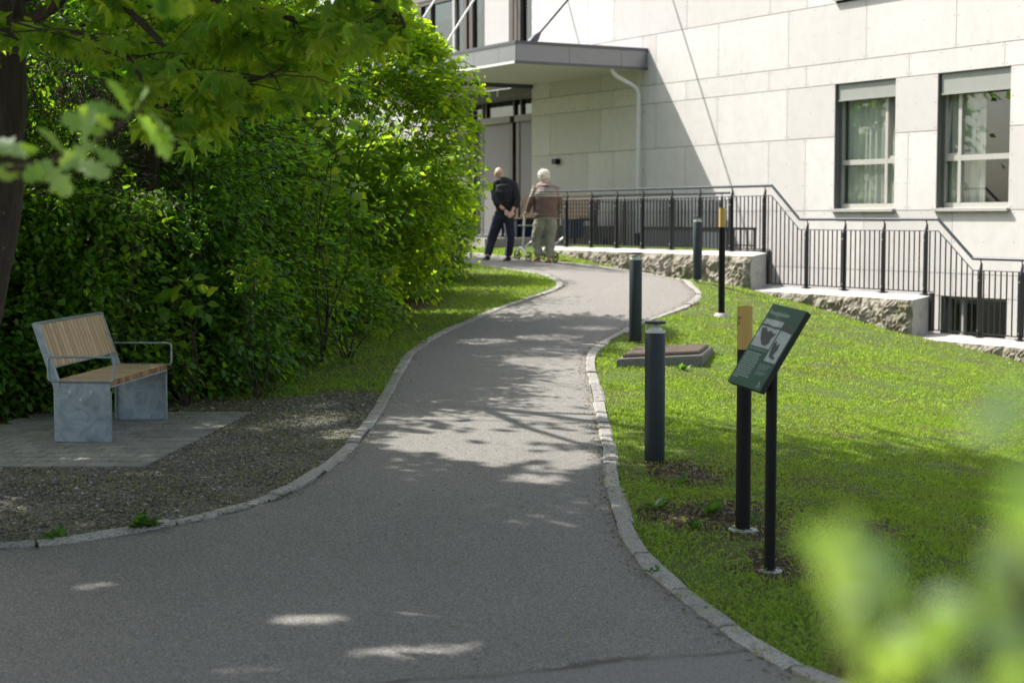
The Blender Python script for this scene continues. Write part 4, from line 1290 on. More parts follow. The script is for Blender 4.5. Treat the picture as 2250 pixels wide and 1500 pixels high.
for i, (px, py, Y, lab, hs) in enumerate(((1438, 1022, 11.35, 'nearest dark grey bollard lamp, its foot bare of soil beside the iron hatch', 1.0),
                                      (1396, 754, 18.1, 'dark grey bollard lamp at the kerb between the path bend and the iron hatch', 1.005),
                                      (1532, 618, 25.2, 'farthest dark grey bollard lamp in front of the rough granite wall', .995))):
    o = bp if i == 0 else copy_tree(bp)
    p = at(px, py, Y); o.location = (p.x, p.y, p.z if i == 0 else p.z - .01); o.scale = (1.0 if i else 1.0, 1.0, hs)
    tag(o, lab, 'bollard', G)

def text_mesh(s, size, name='text'):
    c = bpy.data.curves.new(name, 'FONT'); c.body = s; c.size = size; c.space_line = .95
    o = bpy.data.objects.new(name, c); COL.objects.link(o)
    bpy.context.view_layer.update()
    me = bpy.data.meshes.new_from_object(o.evaluated_get(bpy.context.evaluated_depsgraph_get()))
    bpy.data.objects.remove(o); bpy.data.curves.remove(c)
    return me
def wrap_text(s, size, r, ang0, z, mat, parent):
    """lettering bent round the pole; ang0 = angle of the text's left edge, text runs towards growing x as seen from the front"""
    me = text_mesh(s, size)
    bm = bmesh.new(); bm.from_mesh(me)
    bmesh.ops.triangulate(bm, faces=bm.faces[:])
    bmesh.ops.subdivide_edges(bm, edges=bm.edges[:], cuts=2)
    for v in bm.verts:
        a = ang0 + v.co.x / r
        v.co = Vector((r * cos(a), r * sin(a), z + v.co.y))
    bm.to_mesh(me); bm.free()
    return link_mesh('lettering', me, mat, parent)
def pole(px, py, Y, h, lab, txt):
    p = at(px, py, Y); root = empty('marker_post', (p.x, p.y, p.z), label=lab, cat='marker post', group='black marker posts with yellow tops')
    k = MB(); k.lathe([(.0415, .02), (.0415, h - .24)], 32); k.build('pole', 'black_pole', root, smooth=True)
    k = MB(); k.lathe([(.0425, h - .2395), (.0425, h), (.0385, h), (.0385, h - .01), (0, h - .01)], 32); k.build('yellow_band', 'yellow_band', root, smooth=True)
    k = MB(); k.lathe([(0, .008), (.078, .008), (.080, .010), (.080, .018), (.078, .0199), (0, .0199)], 32); fl = k.build('base_flange', 'flange', root, smooth=True)
    for i in range(4):
        a = pi / 4 + i * pi / 2; k = MB(); k.lathe([(.009, .02), (.009, .028)], 8, (.062 * cos(a), .062 * sin(a), 0)); k.build('bolt', 'bolt', fl)
    front = math.atan2(-p.y, -p.x)
    if txt:
        wrap_text('me-', .036, .0430, front - 1.60, h - .072, 'black_print', root)
        wrap_text('len', .036, .0430, front - 1.60, h - .104, 'black_print', root)
        wrap_text('ne', .014, .0422, front - 1.45, h - .292, 'white_print', root)
        k = MB(); k.lathe([(.10, -.15), (.088, .0075)], 20); k.build('footing', 'flange', root, smooth=True)
    else:
        k = MB(); k.lathe([(.125, -.10), (.12, .0), (.075, .055), (.07, .06), (0, .06)], 24); k.build('footing', 'sawn_granite', root, smooth=True)
    return root
pole(1632, 1168, 9.22, 1.268, 'near black post with yellow top carrying black letters, beside the green sign', True)
pole(1585, 698, 21.0, 1.385, 'far slim black post with yellow top standing between the bollards and the granite wall', False)

# info sign
sp = at(1691, 1258, 8.35)
sign = empty('information_sign', (sp.x, sp.y, sp.z), label='tilted dark green information board on a black post beside the path', cat='sign')
k = MB(); k.lathe([(0, .004), (.064, .004), (.066, .007), (.066, .014), (.064, .016), (0, .016)], 28); fl = k.build('base_flange', 'flange', sign, smooth=True)
for i in range(4):
    a = .5 + i * pi / 2; q = MB(); q.lathe([(.008, .016), (.008, .024)], 8, (.052 * cos(a), .052 * sin(a), 0)); q.build('bolt', 'bolt', fl)
bc = at(1684.3, 761.5, 8.36)
A_ = Vector((.124, -.275, -.026)).normalized(); B_ = Vector((.232, .10, .40)); B_ = (B_ - A_ * B_.dot(A_)).normalized(); N_ = A_.cross(B_)
BWd, BHt, BTh = .305, .468, .034
Mb = Matrix(((A_.x, B_.x, N_.x, bc.x - sp.x), (A_.y, B_.y, N_.y, bc.y - sp.y), (A_.z, B_.z, N_.z, bc.z - sp.z), (0, 0, 0, 1)))
k = MB(); k.box(-BWd / 2, -BHt / 2, -BTh, BWd / 2, BHt / 2, -.002); board = k.build('board', 'sign_edge', sign, bevel=.002); board.matrix_local = Mb
ctr = Mb @ Vector((0, -.01, -BTh))
k = MB(); k.tube([(0, 0, .014), (0, 0, ctr.z - .10)], .0285, 24); k.tube([(0, 0, ctr.z - .101), (ctr.x, ctr.y, ctr.z + .02)], .0285, 24); k.build('post', 'black_pole', sign, smooth=True)
k = MB(); k.box(-BWd / 2 + .001, -BHt / 2 + .001, -.0019, BWd / 2 - .001, BHt / 2 - .001, 0); fc_ = k.build('face_plate', 'sign_green', board)
def bu(u): return -BWd / 2 + BWd * u
def bv(v): return BHt / 2 - BHt * v
tm = text_mesh('Husebybakken', .030)
tx_ = [v.co.x for v in tm.vertices]; sc_ = BWd * .58 / max(tx_)
for v in tm.vertices: v.co = Vector((bu(.05) + v.co.x * sc_, bv(.125) + v.co.y * sc_ * 1.15, .0008))
link_mesh('title_lettering', tm, 'white_print', board)
def quad(name, u0, v0, u1, v1, mat, z=.0006, skew=0):
    q = MB(); q.add([(bu(u0), bv(v1), z), (bu(u1), bv(v1), z), (bu(u1), bv(v0), z), (bu(u0), bv(v0), z)], [(0, 1, 2, 3)]); return q.build(name, mat, board)
ph1 = quad('photo_print', .05, .185, .60, .525, 'print_light'); ph2 = quad('photo_print', .635, .285, .965, .66, 'print_light')
def blob(pts, mat, z):
    q = MB(); q.add([(bu(a), bv(b), z) for a, b in pts], [tuple(range(len(pts)))[::-1]]); q.build('print_shape', mat, board)
blob([(.10, .30), (.22, .29), (.30, .33), (.40, .31), (.47, .34), (.55, .33), (.55, .36), (.50, .40), (.52, .46), (.44, .50), (.33, .49), (.22, .43), (.14, .36)], 'print_dark', .0012)
blob([(.05, .255), (.20, .245), (.36, .262), (.60, .25), (.60, .275), (.45, .285), (.25, .275), (.05, .28)], 'print_dark', .0012)
blob([(.64, .20), (.70, .19), (.74, .21), (.78, .20), (.86, .21), (.90, .23), (.965, .25), (.965, .30), (.64, .28)], 'print_dark', .0011)
blob([(.64, .44), (.70, .40), (.73, .46), (.80, .42), (.84, .50), (.80, .58), (.90, .60), (.86, .63), (.70, .60), (.66, .52)], 'print_dark', .0012)
rs = np.random.RandomState(3)
q = MB()
v = .60
for line in range(13):
    u = .06; end = .06 + rs.uniform(.38, .47) if line < 12 else .20
    while u < end:
        w = rs.uniform(.025, .09)
        q.add([(bu(u), bv(v + .013), .0009), (bu(min(end, u + w)), bv(v + .013), .0009), (bu(min(end, u + w)), bv(v), .0009), (bu(u), bv(v), .0009)], [(0, 1, 2, 3)]); u += w + .012
    v += .0255
for line in range(11):
    if line == 6: continue
    vv = .70 + line * .0125; u = .60; end = .60 + rs.uniform(.2, .3)
    while u < end:
        w = rs.uniform(.02, .06)
        q.add([(bu(u), bv(vv + .005), .0009), (bu(u + w), bv(vv + .005), .0009), (bu(u + w), bv(vv), .0009), (bu(u), bv(vv), .0009)], [(0, 1, 2, 3)]); u += w + .012
for vv in (.545, .558):
    q.add([(bu(.06), bv(vv + .004), .0009), (bu(.06 + .5), bv(vv + .004), .0009), (bu(.56), bv(vv), .0009), (bu(.06), bv(vv), .0009)], [(0, 1, 2, 3)])
q.build('body_lettering', 'pale_print', board)
q = MB()
for (a, b, c, d) in ((.84, .965, .865, .90), (.865, .90, .885, .93), (.885, .955, .93, .945), (.84, .965, .86, .955), (.90, .965, .92, .935)):
    dx, dy = bu(c) - bu(a), bv(d) - bv(b); L = math.hypot(dx, dy); nx_, ny_ = -dy / L * .0014, dx / L * .0014
    q.add([(bu(a) - nx_, bv(b) - ny_, .0009), (bu(a) + nx_, bv(b) + ny_, .0009), (bu(c) + nx_, bv(d) + ny_, .0009), (bu(c) - nx_, bv(d) - ny_, .0009)], [(0, 3, 2, 1)])
q.build('emblem', 'white_print', board)

# iron hatch on its concrete collar
hc = [gp(1352, 808), gp(1545, 806), gp(1570, 775), gp(1385, 775)]
zc = sum(p.z for p in hc) / 4 + .10
cc = (hc[0] + hc[1] + hc[2] + hc[3]) / 4
hatch = empty('iron_hatch', (cc.x, cc.y, zc - .10), label='rusty iron hatch on a raised mossy concrete collar in the lawn', cat='hatch')
def hp_(u, v, z):     # bilinear on the collar footprint, u right, v away
    a = hc[0].lerp(hc[1], u); b = hc[3].lerp(hc[2], u); p = a.lerp(b, v); return (p.x - cc.x, p.y - cc.y, z)
k = MB(); k.hexa([hp_(0, 0, -.15), hp_(1, 0, -.15), hp_(1, 1, -.15), hp_(0, 1, -.15)], [hp_(.015, .01, .075), hp_(.985, .01, .075), hp_(.985, .99, .075), hp_(.015, .99, .075)])
k.build('collar', 'old_concrete', hatch, bevel=.012)
k = MB(); k.hexa([hp_(.06, .12, .0755), hp_(.93, .12, .0755), hp_(.93, .94, .0755), hp_(.06, .94, .0755)], [hp_(.06, .12, .105), hp_(.93, .12, .105), hp_(.93, .94, .105), hp_(.06, .94, .105)])
cov = k.build('cover', 'rusty_iron', hatch, bevel=.004)
k = MB()
for i in range(26):
    for j in range(16):
        u = .085 + i * .0325; v = .16 + j * .049
        k.box(*[c for c in (lambda p: (p[0] - .009, p[1] - .02, .1051, p[0] + .009, p[1] + .02, .113))(hp_(u + (.012 if j % 2 else 0), v, 0))])
link_mesh('tread_studs', k.mesh(), 'rusty_iron', cov, kind='stuff')

# ================================================================== BENCH
b0 = at(120, 978.5, 12.12); bz = H(b0.x + .2, b0.y + .3) + .018
bench = empty('park_bench', (b0.x, b0.y, bz), radians(-5.2), label='galvanised steel bench with pale wooden slats on the paved pad', cat='bench')
DEP, LEN, SH = .425, 1.40, .432
for y in (0, LEN):
    yy = 1 if y == 0 else -1
    k = MB(); k.box(0, y, 0.004, DEP, y + .008 * yy if yy > 0 else y + .008, SH)
    k.box(DEP - .006, y + (.0085 if yy > 0 else -.0365), 0.004, DEP, y + (.037 if yy > 0 else -.0005), SH - .06)
    k.box(0, y + (.0085 if yy > 0 else -.0365), 0.004, .006, y + (.037 if yy > 0 else -.0005), SH - .06)
    k.box(.05, y + (.0085 if yy > 0 else -.06), -.0, DEP - .05, y + (.06 if yy > 0 else -.0005), .008)
    side = k.build('side_plate', 'galvanised_steel', bench)
    if yy > 0:
        for (x, z) in ((.125, .372), (.285, .372), (.205, .315)):
            q = MB(); q.tube([(x, -.0005, z), (x, -.004, z)], .011, 12); q.tube([(x, -.0041, z), (x, -.011, z)], .0065, 6); q.build('bolt', 'bolt', side, smooth=True)
    # lean-back strut
    k = MB(); ya, yb = (y - .004, y + .034) if yy > 0 else (y - .034 + .008, y + .012)
    k.hexa([(.0, ya, SH - .03), (.055, ya, SH - .03), (.055, yb, SH - .03), (.0, yb, SH - .03)], [(-.155, ya, .872), (-.105, ya, .872), (-.105, yb, .872), (-.155, yb, .872)])
    k.build('backrest_strut', 'galvanised_steel', bench)
    # armrest loop
    x0, x1, z0, z1, rr = -.035, DEP + .035, SH + .018, SH + .195, .03
    P = []
    for (cx, cz, a0) in ((x1 - rr, z0 + rr, -90), (x1 - rr, z1 - rr, 0), (x0 + rr, z1 - rr, 90), (x0 + rr, z0 + rr, 180)):
        for a in range(0, 91, 18): P.append((cx + rr * cos(radians(a0 + a)), y + (-.006 if yy > 0 else .014), cz + rr * sin(radians(a0 + a))))
    P.append(P[0])
    k = MB(); k.tube(P, .0085, 10, cap=False); k.build('armrest', 'galvanised_steel', bench, smooth=True)
NS = 27; wsl = (LEN - .02) / NS
sm = MB(); sm.box(.012, .0022, 0, DEP + .006, wsl - .0022, .042); sme = sm.mesh('seat_slat', bevel=.0015)
sme.materials.append(M['bench_wood']); sme.materials.append(M['bench_wood_end'])
for p in sme.polygons:
    if abs(p.normal.x) > .9: p.material_index = 1
for i in range(NS):
    o = bpy.data.objects.new('seat_slat', sme); COL.objects.link(o); o.parent = bench; o.location = (random.uniform(-.002, .002), .011 + i * wsl, SH - .018 + random.uniform(-.0006, .0006))
k = MB(); k.box(.02, .012, SH - .032, DEP + .002, LEN - .006, SH - .0185); k.build('seat_frame', 'galvanised_steel', bench)
NB = 18; wb = (LEN - .06) / NB
lean = Vector((-.155 - 0, 0, .872 - SH + .03)).normalized()
def lx(z): return .055 - .16 * (z - (SH - .03)) / (.872 - SH + .03)
k = MB(); za, zb_ = .555, .862
k.hexa([(lx(za), .005, za), (lx(za) + .0, wb - .005, za), (lx(za) - .028, wb - .005, za + .004), (lx(za) - .028, .005, za + .004)],
       [(lx(zb_), .005, zb_), (lx(zb_), wb - .005, zb_), (lx(zb_) - .028, wb - .005, zb_ + .004), (lx(zb_) - .028, .005, zb_ + .004)])
bme_ = k.mesh('backrest_slat'); bme_.materials.append(M['bench_wood'])
for i in range(NB):
    o = bpy.data.objects.new('backrest_slat', bme_); COL.objects.link(o); o.parent = bench; o.location = (0, .036 + i * wb, 0)
k = MB(); k.hexa([(lx(.868) + .006, .0, .867), (lx(.868) + .006, LEN + .005, .867), (lx(.868) - .036, LEN + .005, .871), (lx(.868) - .036, .0, .871)],
                 [(lx(.868) + .006, .0, .876), (lx(.868) + .006, LEN + .005, .876), (lx(.868) - .036, LEN + .005, .880), (lx(.868) - .036, .0, .880)])
k.hexa([(lx(.55) + .004, .036, .545), (lx(.55) + .004, LEN - .03, .545), (lx(.55) - .034, LEN - .03, .549), (lx(.55) - .034, .036, .549)],
       [(lx(.55) + .004, .036, .553), (lx(.55) + .004, LEN - .03, .553), (lx(.55) - .034, LEN - .03, .557), (lx(.55) - .034, .036, .557)])
k.hexa([(lx(.60) - .030, .036, .60), (lx(.60) - .030, LEN - .03, .60), (lx(.60) - .036, LEN - .03, .60), (lx(.60) - .036, .036, .60)],
       [(lx(.84) - .030, .036, .84), (lx(.84) - .030, LEN - .03, .84), (lx(.84) - .036, LEN - .03, .84), (lx(.84) - .036, .036, .84)])
k.build('backrest_frame', 'galvanised_steel', bench)

# ================================================================== PEOPLE
def remesh(parts, name, voxel=.008, smooth=3):
    """fuse tubes and ellipsoids into one continuous skin"""
    k = MB()
    for p in parts:
        if p[0] == 't':
            pts = [Vector(q) for q in p[1]]; r = p[2]
            # resample for smooth bends
            P = [2 * pts[0] - pts[1]] + pts + [2 * pts[-1] - pts[-2]]; R = [r[0]] + list(r) + [r[-1]]
            o = []; rr = []
            for i in range(1, len(P) - 2):
                for s_ in range(6):
                    t = s_ / 6
                    o.append(.5 * ((2 * P[i]) + (-P[i - 1] + P[i + 1]) * t + (2 * P[i - 1] - 5 * P[i] + 4 * P[i + 1] - P[i + 2]) * t * t + (-P[i - 1] + 3 * P[i] - 3 * P[i + 1] + P[i + 2]) * t ** 3))
                    rr.append(R[i] * (1 - t) + R[i + 1] * t)
            o.append(pts[-1]); rr.append(r[-1])
            k.tube(o, rr, 14, flat=p[3] if len(p) > 3 else None)
        else:
            c, rad = Vector(p[1]), p[2]; rot = p[3] if len(p) > 3 else Matrix.Identity(3)
            b = len(k.v); n, m = 18, 10
            for j in range(m + 1):
                th = pi * j / m
                for i in range(n):
                    ph = 2 * pi * i / n
                    q = rot @ Vector((rad[0] * sin(th) * cos(ph), rad[1] * sin(th) * sin(ph), rad[2] * cos(th)))
                    k.v.append(tuple(c + q))
            for j in range(m):
                for i in range(n):
                    k.f.append([b + j * n + i, b + (j + 1) * n + i, b + (j + 1) * n + (i + 1) % n, b + j * n + (i + 1) % n]); k.mi.append(0)
    me = k.mesh(name)
    o = bpy.data.objects.new(name, me); COL.objects.link(o)
    m = o.modifiers.new('r', 'REMESH'); m.mode = 'VOXEL'; m.voxel_size = voxel; m.use_smooth_shade = True
    if smooth:
        s_ = o.modifiers.new('s', 'SMOOTH'); s_.iterations = smooth; s_.factor = .5
    bpy.context.view_layer.update()
    r = bpy.data.meshes.new_from_object(o.evaluated_get(bpy.context.evaluated_depsgraph_get()))
    bpy.data.objects.remove(o); bpy.data.meshes.remove(me)
    r.name = name
    r.polygons.foreach_set('use_smooth', [True] * len(r.polygons))
    return r
def wrinkle(me, amp, f, zr=None):
    for v in me.vertices:
        p = v.co
        w = mnoise.noise(Vector((p.x * f, p.y * f, p.z * f * 1.7))) + .5 * mnoise.noise(Vector((p.x * f * 2.3, p.y * f * 2.3, p.z * f * 3.1 + 7)))
        v.co = p + v.normal * w * amp
def rotx(a): return Matrix.Rotation(a, 3, 'X')
def roty(a): return Matrix.Rotation(a, 3, 'Y')

def hand_parts(w, fdir, side, curl, thumb):
    """palm, four unequal bent fingers and a thumb; w wrist, fdir finger direction, side across the palm, curl direction the fingers bend to"""
    w = Vector(w); f = Vector(fdir).normalized(); s_ = Vector(side).normalized(); c = Vector(curl).normalized()
    P = [('t', [w, w + f * .045, w + f * .085], [.024, .034, .036], .62)]
    for i, (ln, off) in enumerate(((.070, -.028), (.080, -.009), (.075, .010), (.060, .028))):
        b = w + f * .08 + s_ * off
        P.append(('t', [b - f * .03, b + f * ln * .42, b + f * ln * .72 + c * ln * .25, b + f * ln * .82 + c * ln * .55], [.0105, .0098, .009, .008]))
    t = w + f * .03 + s_ * (.028 * thumb)
    P.append(('t', [t, t + f * .03 + s_ * .018 * thumb + c * .008, t + f * .055 + s_ * .022 * thumb + c * .028], [.013, .0115, .0095]))
    return P

pm = gp(1098, 574)
def lp_(px, py, dy=0.0, base=pm, bpx=1098, bpy=574, s=121.7):
    return Vector(((px - bpx) / s, dy, (bpy - py) / s))
man = empty('person', (pm.x, pm.y, pm.z), label='bald man in black sweater and dark striped trousers, hands clasped behind his back', cat='person', group='people walking up the path')
L = lambda px, py, dy=0: lp_(px, py, dy)
head = L(1096, 379, .05)
Ls, Rs = L(1085, 404, .0), L(1127, 402, -.02)
Le, Re = L(1090, 441, -.13), L(1137, 438, -.12)
Lw, Rw = L(1110, 461, -.20), L(1127, 461, -.19)
hipL, hipR = L(1095, 478, 0), L(1117, 478, 0)
kL, kR = L(1082, 524, .06), L(1121, 524, -.02)
aL, aR = L(1071, 562, -.02), L(1117, 564, .03)
body = [('e', head, (.078, .098, .105)), ('e', head + Vector((-.01, .045, -.055)), (.052, .055, .06)), ('e', head + Vector((-.012, .115, -.015)), (.014, .02, .022)),
        ('e', head + Vector((-.078, .012, -.015)), (.012, .02, .032)), ('e', head + Vector((.078, .012, -.015)), (.012, .02, .032)),
        ('t', [head + Vector((0, -.01, -.05)), L(1102, 394, .0), L(1105, 402, -.03)], [.058, .058, .07]),
        ('t', [L(1106, 402, -.02), L(1108, 430, -.03), L(1108, 460, -.01), L(1106, 480, 0)], [.12, .15, .14, .14], .7),
        ('t', [L(1092, 402, -.02), L(1106, 400, -.02), L(1120, 402, -.02)], [.06, .07, .06]),
        ('t', [Ls, Le, Lw], [.052, .042, .027]), ('t', [Rs, Re, Rw], [.052, .042, .027]),
        ('t', [hipL, kL, aL], [.085, .055, .04]), ('t', [hipR, kR, aR], [.085, .055, .04]),
        ('t', [aL, aL + Vector((-.03, .06, -.05)), aL + Vector((-.07, .15, -.065))], [.035, .035, .028]), ('t', [aR, aR + Vector((-.02, .07, -.05)), aR + Vector((-.05, .15, -.065))], [.035, .035, .028])]
body += hand_parts(Lw, (.65, -.1, -.75), (.6, 0, .5), (.1, -.9, .1), -1)
body += hand_parts(Rw, (-.30, -.1, -.9), (.8, 0, -.3), (-.3, -.8, .1), 1)
bm_ = remesh(body, 'body', .0075, 2); link_mesh('body', bm_, 'skin', man)
sw = [('e', L(1107, 419, -.045), (.19, .125, .17)), ('e', L(1109, 445, -.02), (.185, .125, .20)), ('e', L(1107, 468, 0), (.172, .135, .11)), ('t', [L(1103, 397, .0), L(1105, 404, -.025)], [.078, .11]),
      ('t', [L(1105, 405, -.03), L(1107, 420, -.04), L(1109, 440, -.03), L(1111, 460, 0), L(1110, 477, .0)], [.17, .205, .19, .165, .165], .72),
      ('t', [L(1087, 404, -.02), L(1094, 399, -.02), L(1106, 397, -.02), L(1118, 399, -.02), L(1126, 403, -.03)], [.070, .085, .085, .085, .072]),
      ('t', [Ls + Vector((0, 0, .01)), Le, L(1100, 451, -.17)], [.080, .066, .052]), ('t', [Rs + Vector((0, 0, .01)), Re, L(1131, 455, -.17)], [.080, .066, .048])]
m_ = remesh(sw, 'sweater', .011, 4); wrinkle(m_, .009, 9); link_mesh('sweater', m_, 'black_knit', man)
tr = [('t', [L(1107, 466, .0), L(1106, 482, .0)], [.165, .175], .78),
      ('t', [L(1098, 478, 0), kL + Vector((0, 0, .02)), L(1072, 560, -.015)], [.115, .085, .068]), ('t', [L(1116, 478, 0), kR, L(1117, 562, .02)], [.115, .085, .068])]
m_ = remesh(tr, 'trousers', .011, 4); wrinkle(m_, .010, 8); link_mesh('trousers', m_, 'navy_trousers', man)
for a, b, c, sx in ((L(1086, 470, -.02), kL + Vector((-.092, 0, 0)), L(1064, 560, -.02), -1), (L(1108, 490, -.10), kR + Vector((-.06, -.066, 0)), L(1111, 560, -.05), 1)):
    k = MB(); k.tube([a + Vector((-.01 if sx < 0 else 0, -.03, 0)), b, c], .011, 6); k.build('side_stripe', 'pale_stripe', man, smooth=True)
for a in (aL, aR):
    sh = [('t', [a + Vector((0, -.035, -.045)), a + Vector((-.02, .05, -.05)), a + Vector((-.07, .17, -.065))], [.05, .047, .038], .95), ('t', [a, a + Vector((0, 0, -.05))], [.05, .055])]
    o = link_mesh('shoe', remesh(sh, 'shoe', .01, 2), 'black_shoe', man)
    zmin = a.z - .098
    q = MB(); q.tube([a + Vector((0, -.07, -.088)), a + Vector((-.02, .05, -.088)), a + Vector((-.075, .20, -.088))], [.042, .046, .036], 10, flat=.25); q.build('sole', 'sole', o, smooth=True)
q = MB(); k = remesh([('e', head + Vector((0, -.012, .012)), (.081, .096, .098))], 'hair', .009, 1)
# close-cropped stubble only at the nape and the sides
bmh = bmesh.new(); bmh.from_mesh(k)
bmesh.ops.delete(bmh, geom=[v for v in bmh.verts if (v.co.z - head.z) > .03 or (v.co.z - head.z) < -.07 or (v.co.y - head.y) > .02], context='VERTS'); bmh.to_mesh(k); bmh.free()
link_mesh('hair', k, 'grey_stubble', man)
q = MB(); d_ = (Lw - Le).normalized(); q.tube([Lw - d_ * .02, Lw - d_ * .005], .031, 12); q.build('wristband', 'black_pole', man)

# ---- person with walker
pw = gp(1199, 577)
wom = empty('person', (pw.x, pw.y, pw.z), label='white haired person in brown patterned cardigan and green trousers pushing a walker', cat='person', group='people walking up the path')
L2 = lambda px, py, dy=0: lp_(px, py, dy, pw, 1199, 577)
head = L2(1194, 384, .06)
Ls, Rs = L2(1178, 408, 0), L2(1220, 409, 0)
Le, Re = L2(1166, 441, .03), L2(1229, 441, .04)
Lw, Rw = L2(1157, 464, .20), L2(1222, 462, .28)
aL, aR = L2(1182, 567, .06), L2(1207, 571, -.04)
kL, kR = L2(1179, 525, .09), L2(1209, 525, .02)
body = [('e', head, (.078, .095, .105)), ('e', head + Vector((-.015, .045, -.055)), (.052, .055, .06)), ('e', head + Vector((-.02, .112, -.02)), (.014, .02, .022)),
        ('e', head + Vector((-.078, .012, -.02)), (.012, .02, .03)), ('e', head + Vector((.078, .012, -.02)), (.012, .02, .03)),
        ('t', [head + Vector((0, -.01, -.05)), L2(1198, 398, .0), L2(1199, 406, -.02)], [.052, .054, .07]),
        ('t', [L2(1199, 406, -.01), L2(1199, 440, -.02), L2(1199, 478, 0)], [.12, .15, .14], .7),
        ('t', [L2(1182, 407, -.02), L2(1199, 404, -.02), L2(1216, 407, -.02)], [.055, .07, .055]),
        ('t', [Ls, Le, Lw], [.05, .04, .026]), ('t', [Rs, Re, Rw], [.05, .04, .026]),
        ('t', [L2(1188, 478), kL, aL], [.085, .055, .04]), ('t', [L2(1208, 478), kR, aR], [.085, .055, .04]),
        ('t', [aL, aL + Vector((-.02, .06, -.04)), aL + Vector((-.05, .14, -.055))], [.035, .034, .027]), ('t', [aR, aR + Vector((-.02, .06, -.04)), aR + Vector((-.05, .14, -.055))], [.035, .034, .027])]
body += hand_parts(Lw, (-.35, .75, -.35), (.5, .2, .7), (.2, .1, -.9), 1)
body += hand_parts(Rw, (-.30, .8, -.3), (.8, .2, .1), (-.1, .1, -.9), -1)
link_mesh('body', remesh(body, 'body', .0075, 2), 'skin', wom)
cd = [('e', L2(1199, 426, -.045), (.195, .125, .17)), ('t', [L2(1199, 405, .0), L2(1199, 411, -.025)], [.085, .13]),
      ('t', [L2(1199, 411, -.03), L2(1199, 425, -.045), L2(1200, 445, -.03), L2(1199, 465, -.02), L2(1199, 474, -.02)], [.17, .205, .205, .215, .222], .68),
      ('t', [L2(1180, 409, -.02), L2(1189, 407, -.02), L2(1199, 406, -.02), L2(1210, 407, -.02), L2(1220, 410, -.02)], [.068, .080, .082, .080, .068]),
      ('t', [Ls, Le, Lw + Vector((.01, -.02, .01))], [.076, .066, .046]), ('t', [Rs, Re, Rw + Vector((0, -.03, .01))], [.076, .068, .048]),
      ('t', [L2(1186, 470, -.02), L2(1183, 481, .0)], [.12, .10], .8), ('t', [L2(1212, 470, -.02), L2(1218, 488, .0)], [.12, .06], .8)]
m_ = remesh(cd, 'cardigan', .011, 4); wrinkle(m_, .010, 8); link_mesh('cardigan', m_, 'cardigan_wool', wom)
tr = [('t', [L2(1199, 462, 0), L2(1199, 482, 0)], [.185, .20], .75),
      ('t', [L2(1189, 478), L2(1184, 500, .02), kL, L2(1184, 562, .04)], [.13, .115, .095, .078]), ('t', [L2(1209, 478), L2(1210, 500, 0), kR, L2(1208, 565, -.03)], [.13, .115, .095, .078])]
m_ = remesh(tr, 'trousers', .011, 3); wrinkle(m_, .017, 8); link_mesh('trousers', m_, 'green_trousers', wom)
for a in (aL, aR):
    sh = [('t', [a + Vector((0, -.03, -.03)), a + Vector((-.02, .05, -.035)), a + Vector((-.06, .16, -.045))], [.047, .045, .036], .9), ('t', [a, a + Vector((0, 0, -.03))], [.045, .05])]
    o = link_mesh('shoe', remesh(sh, 'shoe', .01, 2), 'tan_shoe', wom)
    q = MB(); q.tube([a + Vector((0, -.07, -.068)), a + Vector((-.02, .05, -.068)), a + Vector((-.065, .19, -.068))], [.040, .044, .034], 10, flat=.25); q.build('sole', 'sole', o, smooth=True)
hr = [('e', head + Vector((0, -.022, .022)), (.108, .108, .100)), ('e', head + Vector((.01, -.062, .0)), (.082, .048, .062)), ('e', head + Vector((.055, -.01, .06)), (.055, .07, .06)),
      ('e', head + Vector((.05, -.01, .075)), (.055, .06, .05)),
      ('e', head + Vector((-.05, -.01, .04)), (.05, .07, .06)), ('e', head + Vector((.085, -.03, .0)), (.035, .05, .055))]
m_ = remesh(hr, 'hair', .008, 2)
for v in m_.vertices: v.co += v.normal * (.022 * mnoise.noise(Vector((v.co.x * 22, v.co.y * 22, v.co.z * 60))))
hme = link_mesh('hair', m_, 'white_hair', wom)
rs_ = np.random.RandomState(9); n_ = 420
d_ = unit(rs_.normal(size=(n_, 3)) + np.array([0, -.35, .25])); P_ = np.array(head) + d_ * np.array([.085, .09, .095]) + np.array([0, -.02, .02])
V_, F_ = scatter(P_, d_ + rs_.normal(size=(n_, 3)) * .7 + np.array([.25, 0, .1]), rs_.normal(size=(n_, 3)), rs_.uniform(.03, .062, n_), np.array([[-.10, 0, 0], [.10, 0, 0], [0, 1, 0]]), np.array([[0, 1, 2]]))
link_mesh('hair_strands', np_mesh('hair_strands', V_, F_), 'white_hair', hme, kind='stuff')

# walker
wc = gp(1160, 577)
rol = empty('walking_frame', (pw.x, pw.y, pw.z), label='silver four wheeled walker with black wheels held by the white haired person', cat='walker')
def wheel(px, py, dy, r, ry):
    c = L2(px, py, dy)
    root = MB()
    n = 28; k = MB()
    ring = [(0, r * cos(2 * pi * i / n), r * sin(2 * pi * i / n)) for i in range(n + 1)]
    k.tube(ring, .014, 8, cap=False)
    w = k.build('wheel', 'black_rubber', rol, smooth=True, loc=c); w.rotation_euler = (0, 0, ry)
    k = MB(); k.tube([(-.018, 0, 0), (.018, 0, 0)], .022, 12)
    for a in range(3):
        t = a * 2 * pi / 3 + .4; k.tube([(0, 0, 0), (0, (r - .006) * cos(t), (r - .006) * sin(t))], .010, 6)
    k.build('spokes', 'black_rubber', w, smooth=True)
    return c
rb = wheel(1161, 565, .16, .088, .55); fb = wheel(1135.5, 562, .60, .092, .55); rr = wheel(1221, 565, .02, .088, .55); fr = wheel(1192, 562, .50, .088, .55)
